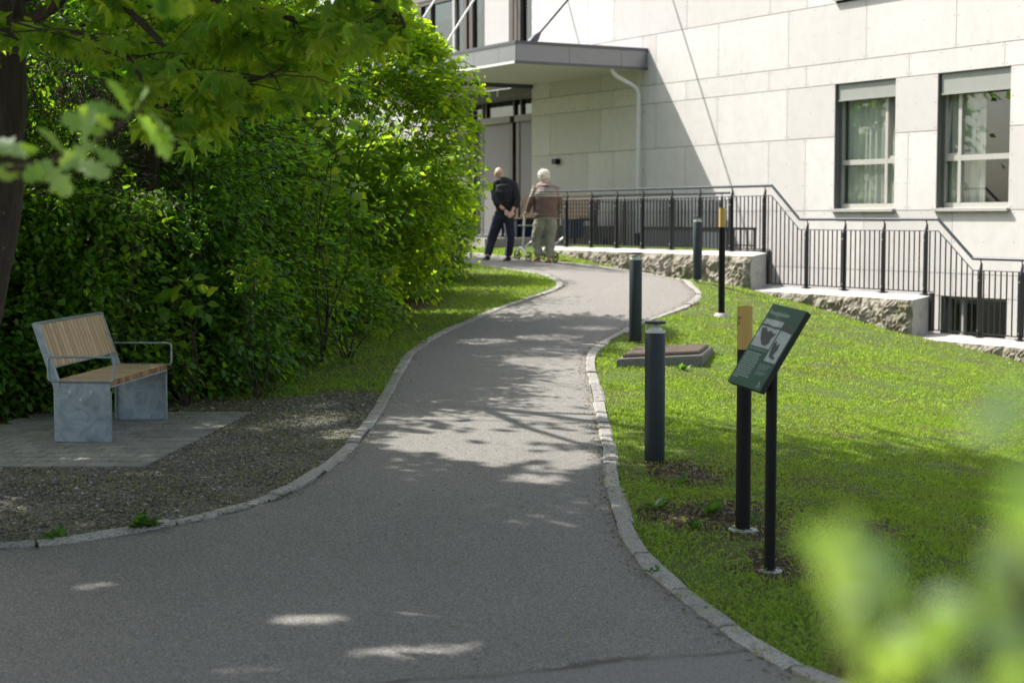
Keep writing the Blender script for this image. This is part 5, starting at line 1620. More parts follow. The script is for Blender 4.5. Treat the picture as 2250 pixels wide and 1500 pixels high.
def tb(name, pts, r, mat='silver_frame'):
    k = MB(); k.tube(pts, r, 10); return k.build(name, mat, rol, smooth=True)
for (r_, f_, hx, hz, hy) in ((rb, fb, L2(1152, 470, .26), 0, 0), (rr, fr, L2(1213, 470, .20), 0, 0)):
    j = r_ + Vector((-.11, .14, .16))
    tb('frame_tube', [hx, j, j + Vector((-.02, .02, -.02))], .019)
    tb('frame_tube', [j + Vector((-.06, .10, .01)), j, r_ + Vector((-.02, .02, .02))], .022)
    tb('frame_tube', [j + Vector((-.06, .10, .01)), f_ + Vector((.0, 0, .02))], .020)
    tb('frame_tube', [j + Vector((.01, .0, 0)), j + Vector((.26, .02, .20))], .016)
    tb('handle', [hx + Vector((0, -.09, .015)), hx + Vector((0, .04, .02))], .017, 'black_rubber')
    tb('brake_lever', [hx + Vector((0, .06, -.02)), hx + Vector((.01, -.03, -.045))], .010, 'black_rubber')
k = MB(); p0, p1 = L2(1137, 494, .33), L2(1205, 494, .22)
k.hexa([p0 + Vector((0, -.1, -.01)), p1 + Vector((0, -.1, -.01)), p1 + Vector((0, .1, -.01)), p0 + Vector((0, .1, -.01))], [p0 + Vector((0, -.1, .01)), p1 + Vector((0, -.1, .01)), p1 + Vector((0, .1, .01)), p0 + Vector((0, .1, .01))])
k.build('seat', 'silver_frame', rol)
k = MB(); p0, p1 = L2(1149, 476, .30), L2(1200, 476, .25)
k.hexa([p0 + Vector((.03, -.02, -.20)), p1 + Vector((-.03, -.02, -.20)), p1 + Vector((-.03, .1, -.20)), p0 + Vector((.03, .1, -.20))], [p0 + Vector((.03, -.02, -.04)), p1 + Vector((-.03, -.02, -.04)), p1 + Vector((-.03, .12, -.04)), p0 + Vector((.03, .12, -.04))])
k.build('bag', 'black_rubber', rol, bevel=.01)

# ================================================================== TREES AND SHRUBS
HEX = (np.array([[0, 0, 0], [-.33, .34, .06], [-.23, .80, .0], [0, 1.05, -.12], [.23, .80, .0], [.33, .34, .06]]), np.array([[0, 3, 2], [0, 2, 1], [0, 5, 4], [0, 4, 3]]))
GH = 'leafy shrubs along the left of the path'
# tall airy shrub whose crown hangs towards the entrance
shrub('tall bright green shrub whose sunlit crown overlaps the entrance canopy', 'shrub', 'tall_shrub', (-2.5, 21.2),
      [(-1.55, 20.5, 2.1, 1.0, .9, 1.35, 980), (-2.05, 20.9, 3.75, 1.0, .9, 1.1, 700), (-1.9, 20.6, .7, .9, .8, .65, 420), (-1.0, 20.4, 2.9, .5, .5, .5, 130)], 'tall_shrub_leaf', .082, 5, GH, keep=290, stems=5, tl=.40, lean=(.25, 0, .1), far_T=HEX, xlim=-.30)
shrub('low twiggy shrub overhanging the path right where the two people walk', 'shrub', 'low_shrub', (-1.75, 26.2),
      [(-1.55, 26.0, 1.0, .85, .9, .9, 950), (-1.3, 25.8, 1.45, .70, .8, .6, 450), (-1.3, 25.6, .5, .7, .8, .4, 300)], 'shrub_leaf', .055, 6, GH, keep=200, tl=.38, lean=(.3, 0, .05), far_T=HEX, xlim=-.42)
shrub('dense green shrub at the far inner side of the path bend', 'shrub', 'dense_shrub', (-2.5, 23.6),
      [(-2.15, 23.3, 1.15, 1.0, 1.1, 1.1, 850), (-2.5, 23.6, 2.2, .9, 1.0, .8, 450), (-1.9, 23.2, .5, .8, .9, .5, 350)], 'shrub_leaf', .068, 7, GH, keep=250, far_T=HEX)
shrub('middle green shrub bulging over the shaded grass strip', 'shrub', 'dense_shrub', (-2.95, 19.2),
      [(-2.55, 19.0, 1.05, .95, 1.0, 1.1, 900), (-2.85, 19.3, 2.5, .9, .9, 1.1, 650), (-3.4, 19.5, 3.8, 1.0, 1.0, 1.1, 520), (-2.35, 18.8, .45, .75, .9, .45, 420)], 'shrub_leaf', .070, 8, GH, keep=270, far_T=HEX)
shrub('dark green shrub above the dry patch of the grass strip', 'shrub', 'dense_shrub', (-3.2, 17.2),
      [(-2.85, 17.1, .95, .85, .9, 1.0, 850), (-3.1, 17.2, 2.2, .9, .8, 1.1, 650), (-3.5, 17.3, 3.6, 1.0, .9, 1.1, 560), (-2.65, 17.0, .4, .7, .8, .42, 420)], 'shrub_leaf', .062, 9, GH, keep=270, far_T=HEX)
shrub('dark shrub directly behind the far armrest of the bench', 'shrub', 'dense_shrub', (-3.3, 15.7),
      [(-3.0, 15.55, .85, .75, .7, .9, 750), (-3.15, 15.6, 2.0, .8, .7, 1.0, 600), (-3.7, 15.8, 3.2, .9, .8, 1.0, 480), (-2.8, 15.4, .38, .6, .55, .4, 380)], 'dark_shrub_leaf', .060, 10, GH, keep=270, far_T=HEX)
shrub('bright tipped shrub rising behind the bench backrest', 'shrub', 'dense_shrub', (-4.1, 14.9),
      [(-3.95, 14.7, .85, .75, .65, .9, 750), (-4.0, 14.7, 2.0, .8, .65, .85, 600), (-4.4, 15.0, 3.2, .9, .8, 1.0, 450), (-3.7, 14.6, .38, .7, .45, .4, 380)], 'shrub_leaf', .062, 11, GH, keep=290, far_T=HEX)
shrub('dark shrub at the left picture edge beside the thick trunk', 'shrub', 'dense_shrub', (-4.95, 14.4),
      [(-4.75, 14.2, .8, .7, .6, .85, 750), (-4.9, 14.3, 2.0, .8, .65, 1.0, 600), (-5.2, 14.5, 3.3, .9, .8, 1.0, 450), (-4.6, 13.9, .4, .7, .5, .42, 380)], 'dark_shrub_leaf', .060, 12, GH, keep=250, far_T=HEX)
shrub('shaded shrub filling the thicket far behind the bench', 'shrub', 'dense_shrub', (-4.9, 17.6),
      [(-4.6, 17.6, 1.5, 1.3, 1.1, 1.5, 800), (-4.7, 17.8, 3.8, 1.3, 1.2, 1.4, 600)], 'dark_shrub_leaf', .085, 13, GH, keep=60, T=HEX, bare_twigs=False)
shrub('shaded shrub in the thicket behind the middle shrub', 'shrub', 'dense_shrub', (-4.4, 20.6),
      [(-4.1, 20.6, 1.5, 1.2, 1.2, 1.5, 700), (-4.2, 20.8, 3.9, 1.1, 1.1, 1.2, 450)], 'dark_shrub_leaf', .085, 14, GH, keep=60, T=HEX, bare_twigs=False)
shrub('shaded shrub deep in the thicket behind the tall bright one', 'shrub', 'dense_shrub', (-4.3, 24.0),
      [(-3.9, 24.0, 1.6, 1.2, 1.3, 1.5, 750), (-4.0, 24.2, 3.0, 1.0, 1.0, 1.0, 350)], 'shrub_leaf', .085, 15, GH, keep=60, T=HEX, bare_twigs=False)

# saplings with large leaves standing out in front of the thicket
def sapling(label, px, py, Y, spots, seed, T, mat='maple_leaf', size=.13):
    rs = np.random.RandomState(seed)
    bx = at(px, py, Y); bz = H(bx.x, bx.y)
    root = empty('large_leaved_sapling', (bx.x, bx.y, bz), label=label, cat='sapling', group='large leaved saplings in front of the thicket')
    o0 = np.array([bx.x, bx.y, bz]); P, D, N, S = [], [], [], []
    k = MB()
    for (qx, qy, dY, n, sp) in spots:
        c = np.array(at(qx, qy, Y + dY))
        k.tube([tuple(np.array(p) - o0) for p in branch_path(o0 + np.array([0, .15, -.03]), c, rs, .2, 8, sag=.03)], [.011 - .0011 * i for i in range(8)], 5)
        for i in range(n):
            d = unit(rs.normal(size=(1, 3)) * np.array([1, .7, .5]) + np.array([[0, -.3, -.2]]))[0]
            p = c + d * np.array([sp, sp, sp]) * rs.uniform(.25, 1)
            k.tube([tuple(c - o0), tuple(p - o0)], [.003, .0012], 3)
            P.append(p); D.append(d + np.array([0, -.1, -.25])); N.append(np.array([rs.normal() * .4, -.75, .7])); S.append(size * rs.uniform(.7, 1.2))
    k.build('stem', 'bark', root, smooth=True)
    bpy.context.view_layer.update()
    leaf_objects('leaf', np.array(P) - o0, np.array(D), np.array(N), np.array(S), T, mat, root)
    return root
sapling('sapling with big round leaves high in front of the middle of the thicket', 700, 700, 16.6, [(730, 340, 0, 9, .14), (770, 420, 0, 12, .18), (700, 390, .2, 9, .16), (740, 270, .3, 8, .15)], 1, OVAL, size=.14)
sapling('sapling with a star of pale leaves low in the thicket right of the bench', 560, 840, 14.6, [(560, 580, 0, 9, .14), (530, 610, .1, 8, .14), (600, 620, .1, 6, .12)], 2, MAPLE, size=.16)
sapling('sapling with hanging pale leaves at the edge of the grass strip', 760, 760, 16.8, [(730, 560, 0, 6, .12), (750, 640, 0, 9, .16), (840, 590, .4, 8, .16), (700, 690, 0, 7, .14), (820, 720, .1, 5, .12)], 3, MAPLE, size=.16)
sapling('sapling with clustered round leaves just above the far armrest', 400, 860, 14.2, [(410, 620, 0, 11, .15), (390, 660, .1, 10, .15), (440, 670, 0, 8, .14), (370, 740, 0, 6, .12), (350, 830, .1, 6, .12)], 4, OVAL, size=.12)
sapling('sapling with bright leafy twigs above the bench backrest', 250, 850, 14.0, [(330, 460, 0, 9, .12), (290, 480, .2, 10, .15), (240, 440, .3, 10, .16), (310, 540, .1, 8, .14), (200, 520, .3, 9, .16), (260, 600, .3, 8, .15), (130, 680, .3, 8, .15)], 5, OVAL, 'tall_shrub_leaf', .075)

# far trees that close the view and shade the path
def tree(label, base, h, crown, size, n, seed, mat, T=HEX, r=.16, group=None, keep=0, per=7, tl=.8, name='broadleaf_tree'):
    rs = np.random.RandomState(seed); bz = H(base[0], base[1])
    root = empty(name, (base[0], base[1], bz), label=label, cat='tree', group=group)
    o0 = np.array([base[0], base[1], bz]); k = MB()
    top = np.array([crown[0][0], crown[0][1], bz + crown[0][2]])
    tp_ = branch_path(o0 + [0, 0, -.2], top, rs, .10, 9); k.tube([tuple(np.array(p) - o0) for p in tp_], [r * (1.15 - .9 * i / 8) for i in range(9)], 10)
    k.build('trunk', 'bark', root, smooth=True)
    A = [[], [], [], [], []]; k = MB()
    for (cx, cy, cz, rx, ry, rz, nt_) in crown:
        X = sprays((cx, cy, bz + cz), (rx, ry, rz), nt_, per, tl, rs, shell=.25, clump=max(12, int(rx * ry * 8)), spread=.42)
        for l, a in zip(A, X): l.append(a)
        for i in range(7):
            q = rs.normal(size=3); q /= np.linalg.norm(q); e = np.array([cx, cy, bz + cz]) + q * np.array([rx, ry, rz]) * .85
            st = np.array(tp_[min(8, 4 + i % 4)]); k.tube([tuple(np.array(p) - o0) for p in branch_path(st, e, rs, .2, 6)], [.05 - .008 * j for j in range(6)], 5)
    k.build('limb', 'bark', root, smooth=True)
    P, D, N, B, E = [np.vstack(a) for a in A]
    ok = gap_keep(P, rs); P, D, N = P[ok], D[ok], N[ok]
    S = size * rs.uniform(.7, 1.2, len(P))
    V, F = scatter(P - o0, D, N, S, *T)
    link_mesh('crown', np_mesh('crown', V, F), mat, root, kind='stuff')
    return root
GT = 'tall trees standing behind the thicket'
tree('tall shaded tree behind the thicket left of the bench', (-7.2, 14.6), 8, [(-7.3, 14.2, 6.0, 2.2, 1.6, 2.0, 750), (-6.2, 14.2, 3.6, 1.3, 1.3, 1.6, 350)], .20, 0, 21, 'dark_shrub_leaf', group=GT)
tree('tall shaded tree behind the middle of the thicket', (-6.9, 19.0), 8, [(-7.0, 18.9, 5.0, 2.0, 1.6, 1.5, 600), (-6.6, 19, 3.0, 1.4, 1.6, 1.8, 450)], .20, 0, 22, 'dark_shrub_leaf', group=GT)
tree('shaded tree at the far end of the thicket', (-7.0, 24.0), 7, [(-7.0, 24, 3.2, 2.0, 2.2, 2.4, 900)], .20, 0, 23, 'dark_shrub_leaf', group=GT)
tree('slim tree whose dark trunk stands in the thicket behind the bench', (-3.9, 16.4), 8, [(-2.7, 14.2, 7.3, 1.7, 2.2, 1.4, 900)], .19, 0, 24, 'maple_leaf', T=MAPLE_LO, r=.10, group=GT)
tree('dark tree filling the gap behind the left edge of the thicket', (-9.5, 20.0), 8, [(-9.0, 20.0, 3.5, 3.0, 3.0, 3.0, 1200), (-9.5, 26, 3.0, 3.0, 3.5, 2.6, 900)], .26, 0, 25, 'dark_shrub_leaf', group=GT)
tree('distant tree behind the thicket towards the entrance', (-6.0, 33), 8, [(-6.0, 33, 4.0, 2.2, 2.6, 3.0, 1000)], .24, 0, 26, 'shrub_leaf', group=GT)

# the near maple
def maple():
    rs = np.random.RandomState(31)
    bx, by = -3.45, 9.15; bz = H(bx, by)
    root = empty('maple_tree', (bx, by, bz), label='old maple with dark rough trunk at the left edge and leaves hanging into the top', cat='tree')
    o0 = np.array([bx, by, bz])
    tr_ = [(-3.45, 9.15, bz - .2), (-3.33, 9.14, bz + .4), (-3.04, 9.12, bz + 1.05), (-2.86, 9.1, bz + 1.75), (-2.79, 9.1, bz + 2.3), (-2.77, 9.1, bz + 2.9), (-2.72, 9.1, bz + 4.0), (-2.6, 9.0, bz + 5.5), (-2.5, 8.9, bz + 7)]
    k = MB(); k.tube([tuple(np.array(p) - o0) for p in catmull3(tr_)], list(np.interp(np.linspace(0, 1, len(catmull3(tr_))), [0, .1, .35, .6, 1], [.27, .19, .165, .13, .05])), 24)
    me = k.mesh('trunk', True)
    for v in me.vertices:
        p = v.co; n = Vector((p.x, p.y, 0))
        v.co = p + v.normal * (.016 * mnoise.noise(Vector((p.x * 14, p.y * 14, p.z * 3))) + .012 * mnoise.noise(Vector((p.x * 30, p.y * 30, p.z * 6))))
    link_mesh('trunk', me, 'bark', root)
    def W3(px, py, Y): return np.array(at(px, py, Y))
    limbs = [
        ([(-2.80, 9.1, bz + 2.75), tuple(W3(110, 20, 9.0)), tuple(W3(190, -60, 8.8)), tuple(W3(330, -60, 8.6)), tuple(W3(480, 8, 8.5)), tuple(W3(600, 30, 8.4)), tuple(W3(690, 56, 8.4)), tuple(W3(750, 58, 8.4)), tuple(W3(812, 48, 8.4))], .035),
        ([tuple(W3(190, -60, 8.8)), tuple(W3(300, 40, 8.5)), tuple(W3(400, 140, 8.3)), tuple(W3(430, 170, 8.2)), tuple(W3(480, 185, 8.2)), tuple(W3(560, 176, 8.2)), tuple(W3(620, 150, 8.2))], .018),
        ([(-2.80, 9.1, bz + 2.6), tuple(W3(120, 80, 8.8)), tuple(W3(220, 90, 8.5)), tuple(W3(290, 140, 8.2)), tuple(W3(330, 230, 8.0)), tuple(W3(360, 310, 7.9)), tuple(W3(420, 330, 7.9))], .018),
        ([(-2.80, 9.1, bz + 2.9), tuple(W3(200, -30, 9.2)), tuple(W3(330, 20, 9.5)), tuple(W3(450, 90, 9.8)), tuple(W3(600, 120, 10.0)), tuple(W3(700, 110, 10.0))], .025),
        ([(-2.80, 9.1, bz + 3.3), tuple(W3(300, -200, 8.5)), tuple(W3(520, -150, 8.2)), tuple(W3(700, -60, 8.0)), tuple(W3(860, 20, 7.9)), tuple(W3(890, 60, 7.9))], .03),
        ([tuple(W3(60, -80, 8.4)), tuple(W3(30, 0, 8.0)), tuple(W3(20, 60, 7.8)), tuple(W3(40, 90, 7.8))], .02),
    ]
    k = MB(); LP = []
    for pts, r in limbs:
        c = catmull3(pts); m = len(c)
        k.tube([tuple(np.array(p) - o0) for p in c], [r * (1 - .85 * i / (m - 1)) + .002 for i in range(m)], 6)
        LP += [np.array(p) for p in c[int(m * .28):]]
    LP = np.array(LP)
    # leaf whorls hang from short side twigs; kept inside the region the photograph shows
    P, D, N, S = [], [], [], []
    tries = 0
    while len(P) < 640 and tries < 6000:
        tries += 1
        a = LP[rs.randint(len(LP))]
        e = a + np.array([rs.normal() * .20, rs.normal() * .25, -abs(rs.normal()) * .13 + .03])
        q = e - np.array([0, 0, CH]); px = 1125 + FPX * q[0] / q[1]; py = 480 - FPX * q[2] / q[1]
        lim = np.interp(px, [-300, 0, 60, 200, 300, 350, 470, 520, 700, 760, 880, 930], [100, 90, 70, 120, 180, 340, 360, 215, 205, 85, 80, -50])
        if py > lim or px > 905: continue
        k.tube([tuple(a - o0), tuple((a + e) / 2 - o0 + np.array([0, 0, .02])), tuple(e - o0)], [.005, .004, .0025], 4)
        for j in range(rs.randint(2, 5)):
            d = np.array([rs.normal() * .6, rs.normal() * .5 - .1, -1.0 + rs.normal() * .25]); d /= np.linalg.norm(d)
            pt = e + np.array([rs.normal() * .05, rs.normal() * .05, rs.normal() * .02 - .03])
            k.tube([tuple(e - o0), tuple(pt - o0)], [.0016, .0012], 3)
            n = np.array([rs.normal() * .5, -1.0 + rs.normal() * .4, .25 + rs.normal() * .45])
            P.append(pt); D.append(d); N.append(n); S.append(.180 * rs.uniform(.6, 1.15))
    k.build('branches', 'bark', root, smooth=True)
    P, D, N, S = map(np.array, (P, D, N, S))
    bpy.context.view_layer.update()
    vis, px, py, z = in_view(P, 30)
    o = np.argsort(np.where(vis, z, 99)); sel = o[:300]; rest = o[300:]
    leaf_objects('leaf', P[sel] - o0, D[sel], N[sel], S[sel], MAPLE, 'maple_leaf', root)
    VF = [scatter(P[rest] - o0, D[rest], N[rest], S[rest], *MAPLE)]
    X1 = sprays((-2.3, 8.6, bz + 6.3), (3.9, 3.5, 2.2), 2500, 7, .5, rs, shell=.2, clump=62, spread=.42)  # unseen crown lobes above the frame, added for the shade they cast
    X2 = sprays((-1.2, 6.0, bz + 6.2), (3.0, 2.6, 1.9), 1200, 7, .5, rs, shell=.2, clump=34, spread=.42)
    X3 = sprays((-5.9, 10.6, bz + 6.2), (2.7, 2.3, 1.8), 1500, 7, .5, rs, shell=.2, clump=34, spread=.42); X4 = sprays((-5.4, 7.4, bz + 6.0), (2.2, 2.2, 1.7), 1500, 7, .5, rs, shell=.2, clump=46, spread=.42)
    X5 = sprays((-4.5, 12.3, bz + 6.3), (2.0, 1.2, 1.2), 750, 7, .5, rs, shell=.1, clump=20, spread=.42)
    X6 = sprays((-6.7, 10.7, bz + 6.3), (1.7, 1.3, 1.0), 800, 7, .5, rs, shell=.1, clump=26, spread=.40)
    P2, D2, N2 = [np.vstack([X[i] for X in (X1, X2, X3, X4, X5, X6)]) for i in range(3)]
    q = P2 - np.array([0, 0, CH]); ok = (q[:, 2] > np.maximum(.16 * q[:, 1], 1.0) + .12) & gap_keep(P2, rs)
    VF.append(scatter(P2[ok] - o0, D2[ok], N2[ok], .2 * rs.uniform(.7, 1.15, ok.sum()), *MAPLE_LO))
    # both pieces share triangles
    V = np.vstack([VF[0][0], VF[1][0]]); F = np.vstack([VF[0][1], VF[1][1] + len(VF[0][0])])
    link_mesh('crown', np_mesh('crown', V, F), 'maple_leaf', root, kind='stuff')
    k = MB()
    for i in range(14):
        a = 2 * pi * i / 14; e = np.array([-2.0 + 3.2 * cos(a), 7.8 + 3 * sin(a), bz + 5.6 + rs.uniform(-.2, 1.6)])
        k.tube([tuple(np.array(p) - o0) for p in branch_path((-2.65, 9.05, bz + 4.4), e, rs, .15, 7)], [.07 - .009 * j for j in range(7)], 6)
    k.build('limb', 'bark', root, smooth=True)
def catmull3(P, n=7):
    P = [np.array(p, float) for p in P]; P = [2 * P[0] - P[1]] + P + [2 * P[-1] - P[-2]]; out = []
    for i in range(1, len(P) - 2):
        a, b, c, d = P[i - 1:i + 3]
        for k in range(n):
            t = k / n; out.append(tuple(0.5 * ((2 * b) + (-a + c) * t + (2 * a - 5 * b + 4 * c - d) * t * t + (-a + 3 * b - 3 * c + d) * t ** 3)))
    out.append(tuple(P[-2])); return out
maple()

# branch of a young oak reaching in from the left, close to the camera
def near_branch():
    rs = np.random.RandomState(41)
    bx, by = -2.2, 3.4; bz = H(bx, by)
    root = empty('young_oak', (bx, by, bz), label='young oak whose blurred lobed leaves reach in at the upper left', cat='tree')
    o0 = np.array([bx, by, bz]); Y = 3.9
    def W3(px, py, dY=0): return np.array(at(px, py, Y + dY))
    k = MB(); c = catmull3([(bx, by, bz - .1), (bx + .05, by, bz + 1.0), (bx + .1, by + .1, bz + 1.9), (bx + .3, by + .2, bz + 2.6)]); k.tube([tuple(np.array(p) - o0) for p in c], [.04 - .0011 * i for i in range(len(c))], 8)
    k.build('trunk', 'bark', root, smooth=True)
    k = MB()
    main = catmull3([tuple(np.array([bx + .1, by + .1, bz + 1.75])), tuple(W3(-250, 420)), tuple(W3(-60, 385)), tuple(W3(60, 365)), tuple(W3(160, 335)), tuple(W3(230, 300)), tuple(W3(290, 255)), tuple(W3(320, 225))])
    k.tube([tuple(np.array(p) - o0) for p in main], [.012 - .0002 * i for i in range(len(main))], 6)
    k.build('branch', 'bark', root, smooth=True)
    P, D, N, S = [], [], [], []
    # (px, py, tip px, tip py, size)
    for (a, b, c_, d_, s) in [(285, 255, 240, 155, .10), (300, 250, 345, 300, .125), (300, 240, 320, 180, .10), (290, 262, 220, 235, .09), (250, 290, 150, 200, .105), (240, 300, 130, 250, .10), (215, 310, 170, 340, .09),
                              (60, 350, -20, 300, .12), (50, 350, 90, 270, .10), (30, 360, 0, 400, .10), (90, 350, 130, 400, .10), (70, 345, 20, 330, .10), (140, 340, 110, 300, .09), (150, 345, 230, 380, .105), (-10, 370, -60, 300, .12),
                              (180, 325, 190, 280, .08), (120, 352, 60, 390, .09), (200, 320, 240, 345, .07), (320, 240, 350, 270, .09)]:
        p = W3(a, b, rs.uniform(-.1, .1)); q = W3(c_, d_, rs.uniform(-.15, .05)); P.append(p); D.append(q - p); N.append(np.array([rs.normal() * .5, -.7 + rs.normal() * .4, .8])); S.append(s * 1.18)
    bpy.context.view_layer.update()
    leaf_objects('leaf', np.array(P) - o0, np.array(D), np.array(N), np.array(S), (LOBED[0] * np.array([.82, 1, 1]), LOBED[1]), 'fresh_leaf', root)
    # a second blurred spray at the top edge
    P, D, N, S = [], [], [], []
    for i in range(7):
        p = W3(330 + 12 * i, -25, .3); P.append(p); D.append(np.array([rs.normal() * .5, 0, -1])); N.append(np.array([rs.normal() * .4, -.8, .5])); S.append(.075)
    leaf_objects('leaf', np.array(P) - o0, np.array(D), np.array(N), np.array(S), LOBED, 'maple_leaf', root)
near_branch()

# very close leaves, bottom right
def close_bush():
    rs = np.random.RandomState(43)
    bx, by = .27, .70; bz = H(bx, by)
    root = empty('young_shrub', (bx, by, bz), label='young shrub very close to the camera, a soft green blur at the bottom right', cat='shrub')
    o0 = np.array([bx, by, bz])
    k = MB(); P, D, N, S = [], [], [], []
    tips = [(1842, 1185, .78), (1850, 1290, .78), (1990, 1310, .74), (2120, 1255, .76), (2235, 1150, .7), (2245, 985, .7), (2180, 1390, .7), (2050, 1430, .76), (1905, 1440, .78), (2000, 1500, .74), (2260, 1290, .68), (2140, 1500, .68), (1850, 1520, .76), (2260, 1480, .7), (1950, 1390, .8)]
    tips = [(a + 12, b + 26, c * .96) for a, b, c in tips]
    for (px, py, d) in tips:
        e = np.array(at(px, py, d)); k.tube([tuple(np.array(p) - o0) for p in branch_path(o0 + rs.normal(size=3) * [.03, .03, 0], e, rs, .1, 6)], [.004 - .0005 * i for i in range(6)], 5)
        for j in range(2 + (px > 1900)):
            D.append(np.array([rs.normal() * .8, rs.normal() * .5, .5 + rs.normal() * .6])); P.append(e + rs.normal(size=3) * .008); N.append(np.array([rs.normal() * .5, -.8, .5 + rs.normal() * .4])); S.append(.025 * rs.uniform(.7, 1.15))
    for (qx, qy, ex, ey) in ((1850, 1320, -.1, 1.0), (1835, 1250, .15, 1.0), (1870, 1270, .0, .9), (1900, 1420, -.5, .6), (1985, 1330, -.6, .3)):
        P.append(np.array(at(qx + 12, qy + 10, .74))); D.append(np.array([ex, 0, ey])); N.append(np.array([.1, -1, .3])); S.append(.028)
    P.append(np.array(at(1850, 1330, .67))); D.append(np.array([-.05, 0, 1.])); N.append(np.array([.1, -1, .3])); S.append(.030)
    P.append(np.array(at(2250, 1180, .6))); D.append(np.array([-.05, 0, 1.])); N.append(np.array([.1, -1, .3])); S.append(.028)
    k.build('stem', 'bark', root, smooth=True)
    bpy.context.view_layer.update()
    leaf_objects('leaf', np.array(P) - o0, np.array(D), np.array(N), np.array(S), OVAL, 'pale_leaf', root)
close_bush()

# ================================================================== GRASS, WEEDS, LITTER, PEBBLES
def slope_ok(x, y):
    t, yl = bloc(x, y)
    return ~((yl > RAILY - .44) & (t > X01 - .35))
def kerbdist(x, y): return np.minimum(dist_line(LE, x, y), dist_line(RE, x, y))
def grass(name, x, y, h, w, seed, lean=.62, mat='grass_blade', label=None, zoff=0.0):
    rs = np.random.RandomState(seed); n = len(x)
    z = HN(x, y) - .006 + zoff
    a = rs.uniform(0, 2 * pi, n); hh = h * rs.uniform(.45, 1.35, n); ww = w * rs.uniform(.7, 1.3, n)
    ld = rs.uniform(0, 2 * pi, n); lm = np.abs(rs.normal(0, lean, n)) * hh
    dx, dy = np.cos(a) * ww / 2, np.sin(a) * ww / 2
    lx_, ly_ = np.cos(ld) * lm, np.sin(ld) * lm
    V = np.empty((n, 4, 3))
    V[:, 0] = np.stack([x - dx, y - dy, z], 1); V[:, 1] = np.stack([x + dx, y + dy, z], 1)
    V[:, 2] = np.stack([x + dx * .7 + lx_ * .4, y + dy * .7 + ly_ * .4, z + hh * .6], 1)
    V[:, 3] = np.stack([x + lx_, y + ly_, z + hh * np.sqrt(np.clip(1 - (lm / hh) ** 2 * .5, .3, 1))], 1)
    F = np.arange(n)[:, None, None] * 4 + np.array([[0, 1, 2], [0, 2, 3]])[None]
    return V.reshape(-1, 3), F.reshape(-1, 3)
def lawn_points(n, x0, x1, y0, y1, seed, dens=None):
    rs = np.random.RandomState(seed); x = rs.uniform(x0, x1, n); y = rs.uniform(y0, y1, n)
    k = ~inside(PATH_POLY, x, y) & ~inside(GRAV, x, y) & slope_ok(x, y)
    # only where the camera could look, with a margin
    k &= np.abs(x) < y * .36 + 1.0
    x, y = x[k], y[k]
    kd = kerbdist(x, y); k = kd > .085 + .03 * rs.uniform(0, 1, len(x)); x, y = x[k], y[k]
    k = rs.uniform(0, 1, len(x)) > bare(x, y) * 1.15 - .12; x, y = x[k], y[k]
    # hatch and clumps
    k = ~inside(np.array([[p.x, p.y] for p in hc]), x, y); x, y = x[k], y[k]
    nz = np.sin(x * 3.1 + 2 * np.sin(y * 1.7)) * np.sin(y * 3.7 + 1.5 * np.sin(x * 2.1)) + .6 * np.sin(x * 9 + y * 4) * np.sin(y * 11 - x * 3)
    k = rs.uniform(0, 1, len(x)) < .66 + .34 * nz; return x[k], y[k]
parts_ = []
for (n, x0, x1, y0, y1, h, w, sd) in ((230000, .6, 4.6, 5.2, 10.5, .030, .0044, 51), (210000, .6, 6.6, 10.5, 15.5, .029, .0060, 52), (150000, .8, 8.5, 15.5, 21, .029, .0085, 53), (70000, .9, 9, 21, 33, .034, .012, 54)):
    x, y = lawn_points(n, x0, x1, y0, y1, sd); parts_.append(grass('g', x, y, h, w, sd))
# longer tufts along the kerb and the wall foot
rs = np.random.RandomState(60)
V = np.vstack([p[0] for p in parts_]); off = np.cumsum([0] + [len(p[0]) for p in parts_])[:-1]
F = np.vstack([p[1] + o for p, o in zip(parts_, off)])
link_mesh('lawn_grass', np_mesh('lawn_grass', V, F), 'grass_blade', kind='stuff', label='sunny lawn on the right of the path')
parts_ = []
for (n, x0, x1, y0, y1, h, w, sd) in ((60000, -3.2, .2, 13.0, 19, .040, .0070, 55), (60000, -3, 1.0, 19, 25, .036, .0090, 56), (50000, -4, 1.2, 25, 31, .034, .011, 57), (60000, -5, 2.5, 31, 37, .05, .014, 58)):
    x, y = lawn_points(n, x0, x1, y0, y1, sd)
    k = (x > -2.45 - RS.uniform(0, .5, len(x))) | (y > 25); x, y = x[k], y[k]
    t, yl = bloc(x, y); k = yl < -2.95; x, y = x[k], y[k]
    parts_.append(grass('g', x, y, h, w, sd))
off = np.cumsum([0] + [len(p[0]) for p in parts_])[:-1]
link_mesh('strip_grass', np_mesh('strip_grass', np.vstack([p[0] for p in parts_]), np.vstack([p[1] + o for p, o in zip(parts_, off)])), 'grass_blade', kind='stuff', label='shaded grass strip between thicket and path')
# terrace grass behind the railing
rs = np.random.RandomState(61); tt = rs.uniform(X01 - .2, TX(1500, 540, -1.9), 26000); yy = rs.uniform(RAILY + .08, RAILY + 1.1, 26000)
tt2 = rs.uniform(-6, X01 + .6, 30000); yy2 = rs.uniform(RAILY - .3, -2.92 + 1.2, 30000)
wx = BO.x + cos(BANG) * tt - sin(BANG) * yy; wy = BO.y + sin(BANG) * tt + cos(BANG) * yy
V, F = grass('g', wx, wy, .05, .013, 62); V[:, 2] += np.repeat(CH - .60 - HN(wx, wy) + .01, 4)
link_mesh('terrace_grass', np_mesh('terrace_grass', V, F), 'grass_blade', kind='stuff', label='grass behind the railing')

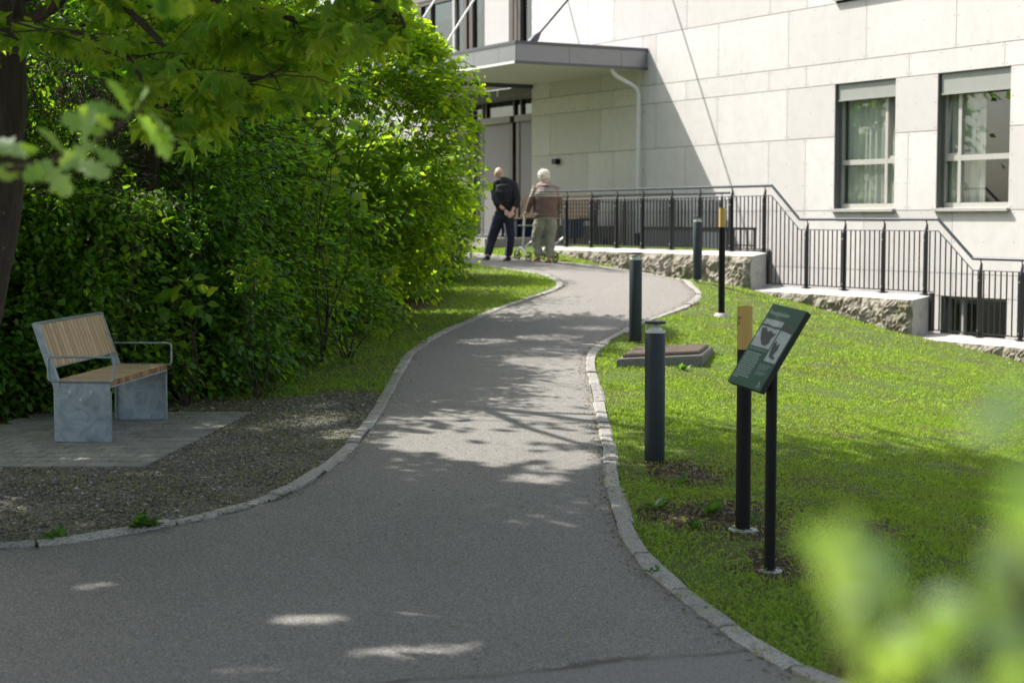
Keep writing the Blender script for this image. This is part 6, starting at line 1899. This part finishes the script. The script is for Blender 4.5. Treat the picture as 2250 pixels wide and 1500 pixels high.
def weed(px, py, Y, n, s, seed, label, mat='weed_leaf'):
    rs = np.random.RandomState(seed); p = gp(px, py); root = empty('weed', (p.x, p.y, p.z), label=label, cat='weed', group='broad leaved weeds by the kerbs')
    P = np.zeros((n, 3)); P[:, 2] = .01; a = rs.uniform(0, 2 * pi, n); el = rs.uniform(.25, 1.1, n)
    P[:, 0] = rs.normal(0, .03 * s, n); P[:, 1] = rs.normal(0, .03 * s, n)
    D = np.stack([np.cos(a) * np.cos(el), np.sin(a) * np.cos(el), np.sin(el)], 1); N = np.stack([-np.cos(a) * np.sin(el), -np.sin(a) * np.sin(el), np.cos(el)], 1)
    bpy.context.view_layer.update()
    T = (OVAL[0] * np.array([.62, 1, 1.6]), OVAL[1])
    leaf_objects('leaf', P, D, N, rs.uniform(.6, 1.2, n) * .115 * s, T, mat, root)
for a in ((305, 1163, 0, 16, 1.0, 71, 'dark green leafy weed on the gravel beside the lower left kerb'), (335, 1160, 0, 10, .7, 72, 'small weed leaning over the lower left kerb stone'),
          (128, 1185, 0, 12, .7, 73, 'small weed at the far left of the gravel edge'), (1560, 1130, 0, 14, 1.0, 74, 'broad dandelion weed left of the near marker post'),
          (1445, 1120, 0, 10, .8, 75, 'low weed between the kerb and the bare soil'), (1520, 1165, 0, 10, .75, 76, 'thin weed in the bare soil before the marker post'), (1500, 1065, 0, 8, .8, 77, 'upright weed below the nearest bollard'),
          (1500, 815, 0, 9, .8, 78, 'weed tuft against the front of the hatch collar'), (1660, 1150, 0, 10, .7, 79, 'weed between the two nearest black posts'), (1437, 1262, 0, 7, .6, 80, 'tiny weed growing out of a kerb joint')):
    weed(*a)
# pebbles
def in_poly_points(poly, n, seed):
    rs = np.random.RandomState(seed); x0, y0 = poly.min(0); x1, y1 = poly.max(0); x0 = max(x0, -4.4)
    x = rs.uniform(x0, x1, n); y = rs.uniform(y0, y1, n); k = inside(poly, x, y); return x[k], y[k]
x, y = in_poly_points(GRAV, 60000, 81); k = ~inside(np.array([[p.x, p.y] for p in (pa - wdir * .3, pb, pc, pc - wdir * Wd)]), x, y); x, y = x[k], y[k]
x = x[:26000]; y = y[:26000]
rs = np.random.RandomState(82); n = len(x); r = .0062 * rs.lognormal(0, .36, n)
oc = np.array([[1, 0, 0], [-1, 0, 0], [0, 1, 0], [0, -1, 0], [0, 0, 1], [0, 0, -1]], float); of = np.array([[0, 2, 4], [2, 1, 4], [1, 3, 4], [3, 0, 4], [2, 0, 5], [1, 2, 5], [3, 1, 5], [0, 3, 5]])
V = np.stack([x, y, HN(x, y) + .006 + r * .3], 1)[:, None, :] + oc[None] * r[:, None, None] * rs.uniform(.6, 1.3, (n, 6, 1)) * np.array([1.2, 1.2, .7]) + rs.normal(0, .0015, (n, 6, 3))
s = NT('pebble'); rr_ = isl_rand(s); M['pebble'] = s.done(s.bsdf(s.ramp(rr_, [(0, (.05, .046, .042)), (.5, (.145, .135, .12)), (.9, (.24, .225, .20)), (1.0, (.42, .40, .37))]), .8))
link_mesh('gravel_stones', np_mesh('gravel_stones', V.reshape(-1, 3), (np.arange(n)[:, None, None] * 6 + of[None]).reshape(-1, 3)), 'pebble', kind='stuff')
# fallen blossom and bud scales
def litter(name, x, y, s, mat, seed, dz=.006):
    rs = np.random.RandomState(seed); n = len(x)
    P = np.stack([x, y, HN(x, y) + dz], 1); a = rs.uniform(0, 2 * pi, n)
    D = np.stack([np.cos(a), np.sin(a), rs.uniform(-.1, .35, n)], 1); N = np.stack([rs.normal(0, .3, n), rs.normal(0, .3, n), np.ones(n)], 1)
    V, F = scatter(P, D, N, s * rs.uniform(.5, 1.4, n), KITE[0] * np.array([.9, 1, 1.5]), KITE[1]); return link_mesh(name, np_mesh(name, V, F), mat, kind='stuff')
x, y = in_poly_points(GRAV, 60000, 83); rs = np.random.RandomState(84)
nz = .5 + .5 * np.sin(x * 2.7 + 2 * np.sin(y * 1.9)) * np.sin(y * 2.9 + x); k = rs.uniform(0, 1, len(x)) < nz * .8 + .12; x, y = x[k][:23000], y[k][:23000]
padpoly = np.array([[p.x, p.y] for p in (pa - wdir * .3, pb, pc, pc - wdir * Wd)])
onp = inside(padpoly, x, y); k = ~onp | (rs.uniform(0, 1, len(x)) < .22); x, y, onp = x[k], y[k], onp[k]
litter('blossom_litter', x, y, .014, 'blossom_litter', 85, dz=np.where(onp, .022, .012))
rs = np.random.RandomState(86); x = rs.uniform(-4, 3, 16000); y = 5.5 + rs.uniform(0, 1, 16000) ** 1.2 * 19
k = inside(PATH_POLY, x, y) & (np.abs(x) < y * .33); x, y = x[k], y[k]; kd = kerbdist(x, y)
k = rs.uniform(0, 1, len(x)) < np.where(y > 9.5, .34, .10) + .5 * np.exp(-kd / .12); litter('path_blossom', x[k], y[k], .017, 'blossom_litter', 87, .003)
# brown dirt and scales gathered against the kerbs
pts = []
for Lx, sd in ((LE, 1), (RE, -1)):
    d = np.diff(Lx, axis=0); q = np.repeat(Lx[:-1], 9, 0) + np.repeat(d, 9, 0) * rs.uniform(0, 1, (len(d) * 9, 1)); nn = np.repeat(np.stack([-d[:, 1], d[:, 0]], 1) / (np.linalg.norm(d, axis=1)[:, None] + 1e-9), 9, 0)
    pts.append(q - nn * sd * np.abs(rs.normal(0, .045, (len(q), 1))))
pts = np.vstack(pts); k = (pts[:, 1] > 4) & (pts[:, 1] < 30) & (rs.uniform(0, 1, len(pts)) < np.where(pts[:, 0] > 0, 1, .4)); pts = pts[k]
litter('kerb_litter', pts[:, 0], pts[:, 1], .018, 'dry_litter', 88, .004)
rs = np.random.RandomState(89); n = 5000; x = rs.uniform(.6, 2.4, n); y = rs.uniform(7.9, 11.8, n); k = (rs.uniform(0, 1, n) < bare(x, y)) & ~inside(PATH_POLY, x, y)
x2 = rs.uniform(-2.6, -.6, 4000); y2 = rs.uniform(19, 25, 4000); k2 = (rs.uniform(0, 1, 4000) < bare(x2, y2)) & ~inside(PATH_POLY, x2, y2)
x3, y3 = rs.uniform(-5, -2.2, 6000), rs.uniform(13.5, 17.5, 6000)
litter('dead_leaves', np.concatenate([x[k], x2[k2], x3]), np.concatenate([y[k], y2[k2], y3]), .03, 'dry_litter', 90, .012)
x, y = lawn_points(26000, .6, 8, 6, 24, 91); rs = np.random.RandomState(92); k = rs.uniform(0, 1, len(x)) < .16; litter('lawn_litter', x[k], y[k], .026, 'dry_litter', 93, .022)
x, y = lawn_points(26000, .6, 8, 6, 24, 94); k = rs.uniform(0, 1, len(x)) < .30; litter('clover_leaves', x[k], y[k], .024, 'weed_leaf', 95, .020)
tris = sum(len(o.data.polygons) for o in SC.objects if o.type == 'MESH' and o.get('kind') == 'stuff'); print('STUFF FACES', tris)
for o in list(SC.objects):
    if o.get('kind') == 'stuff' and o.parent is None and 'label' in o: del o['label']
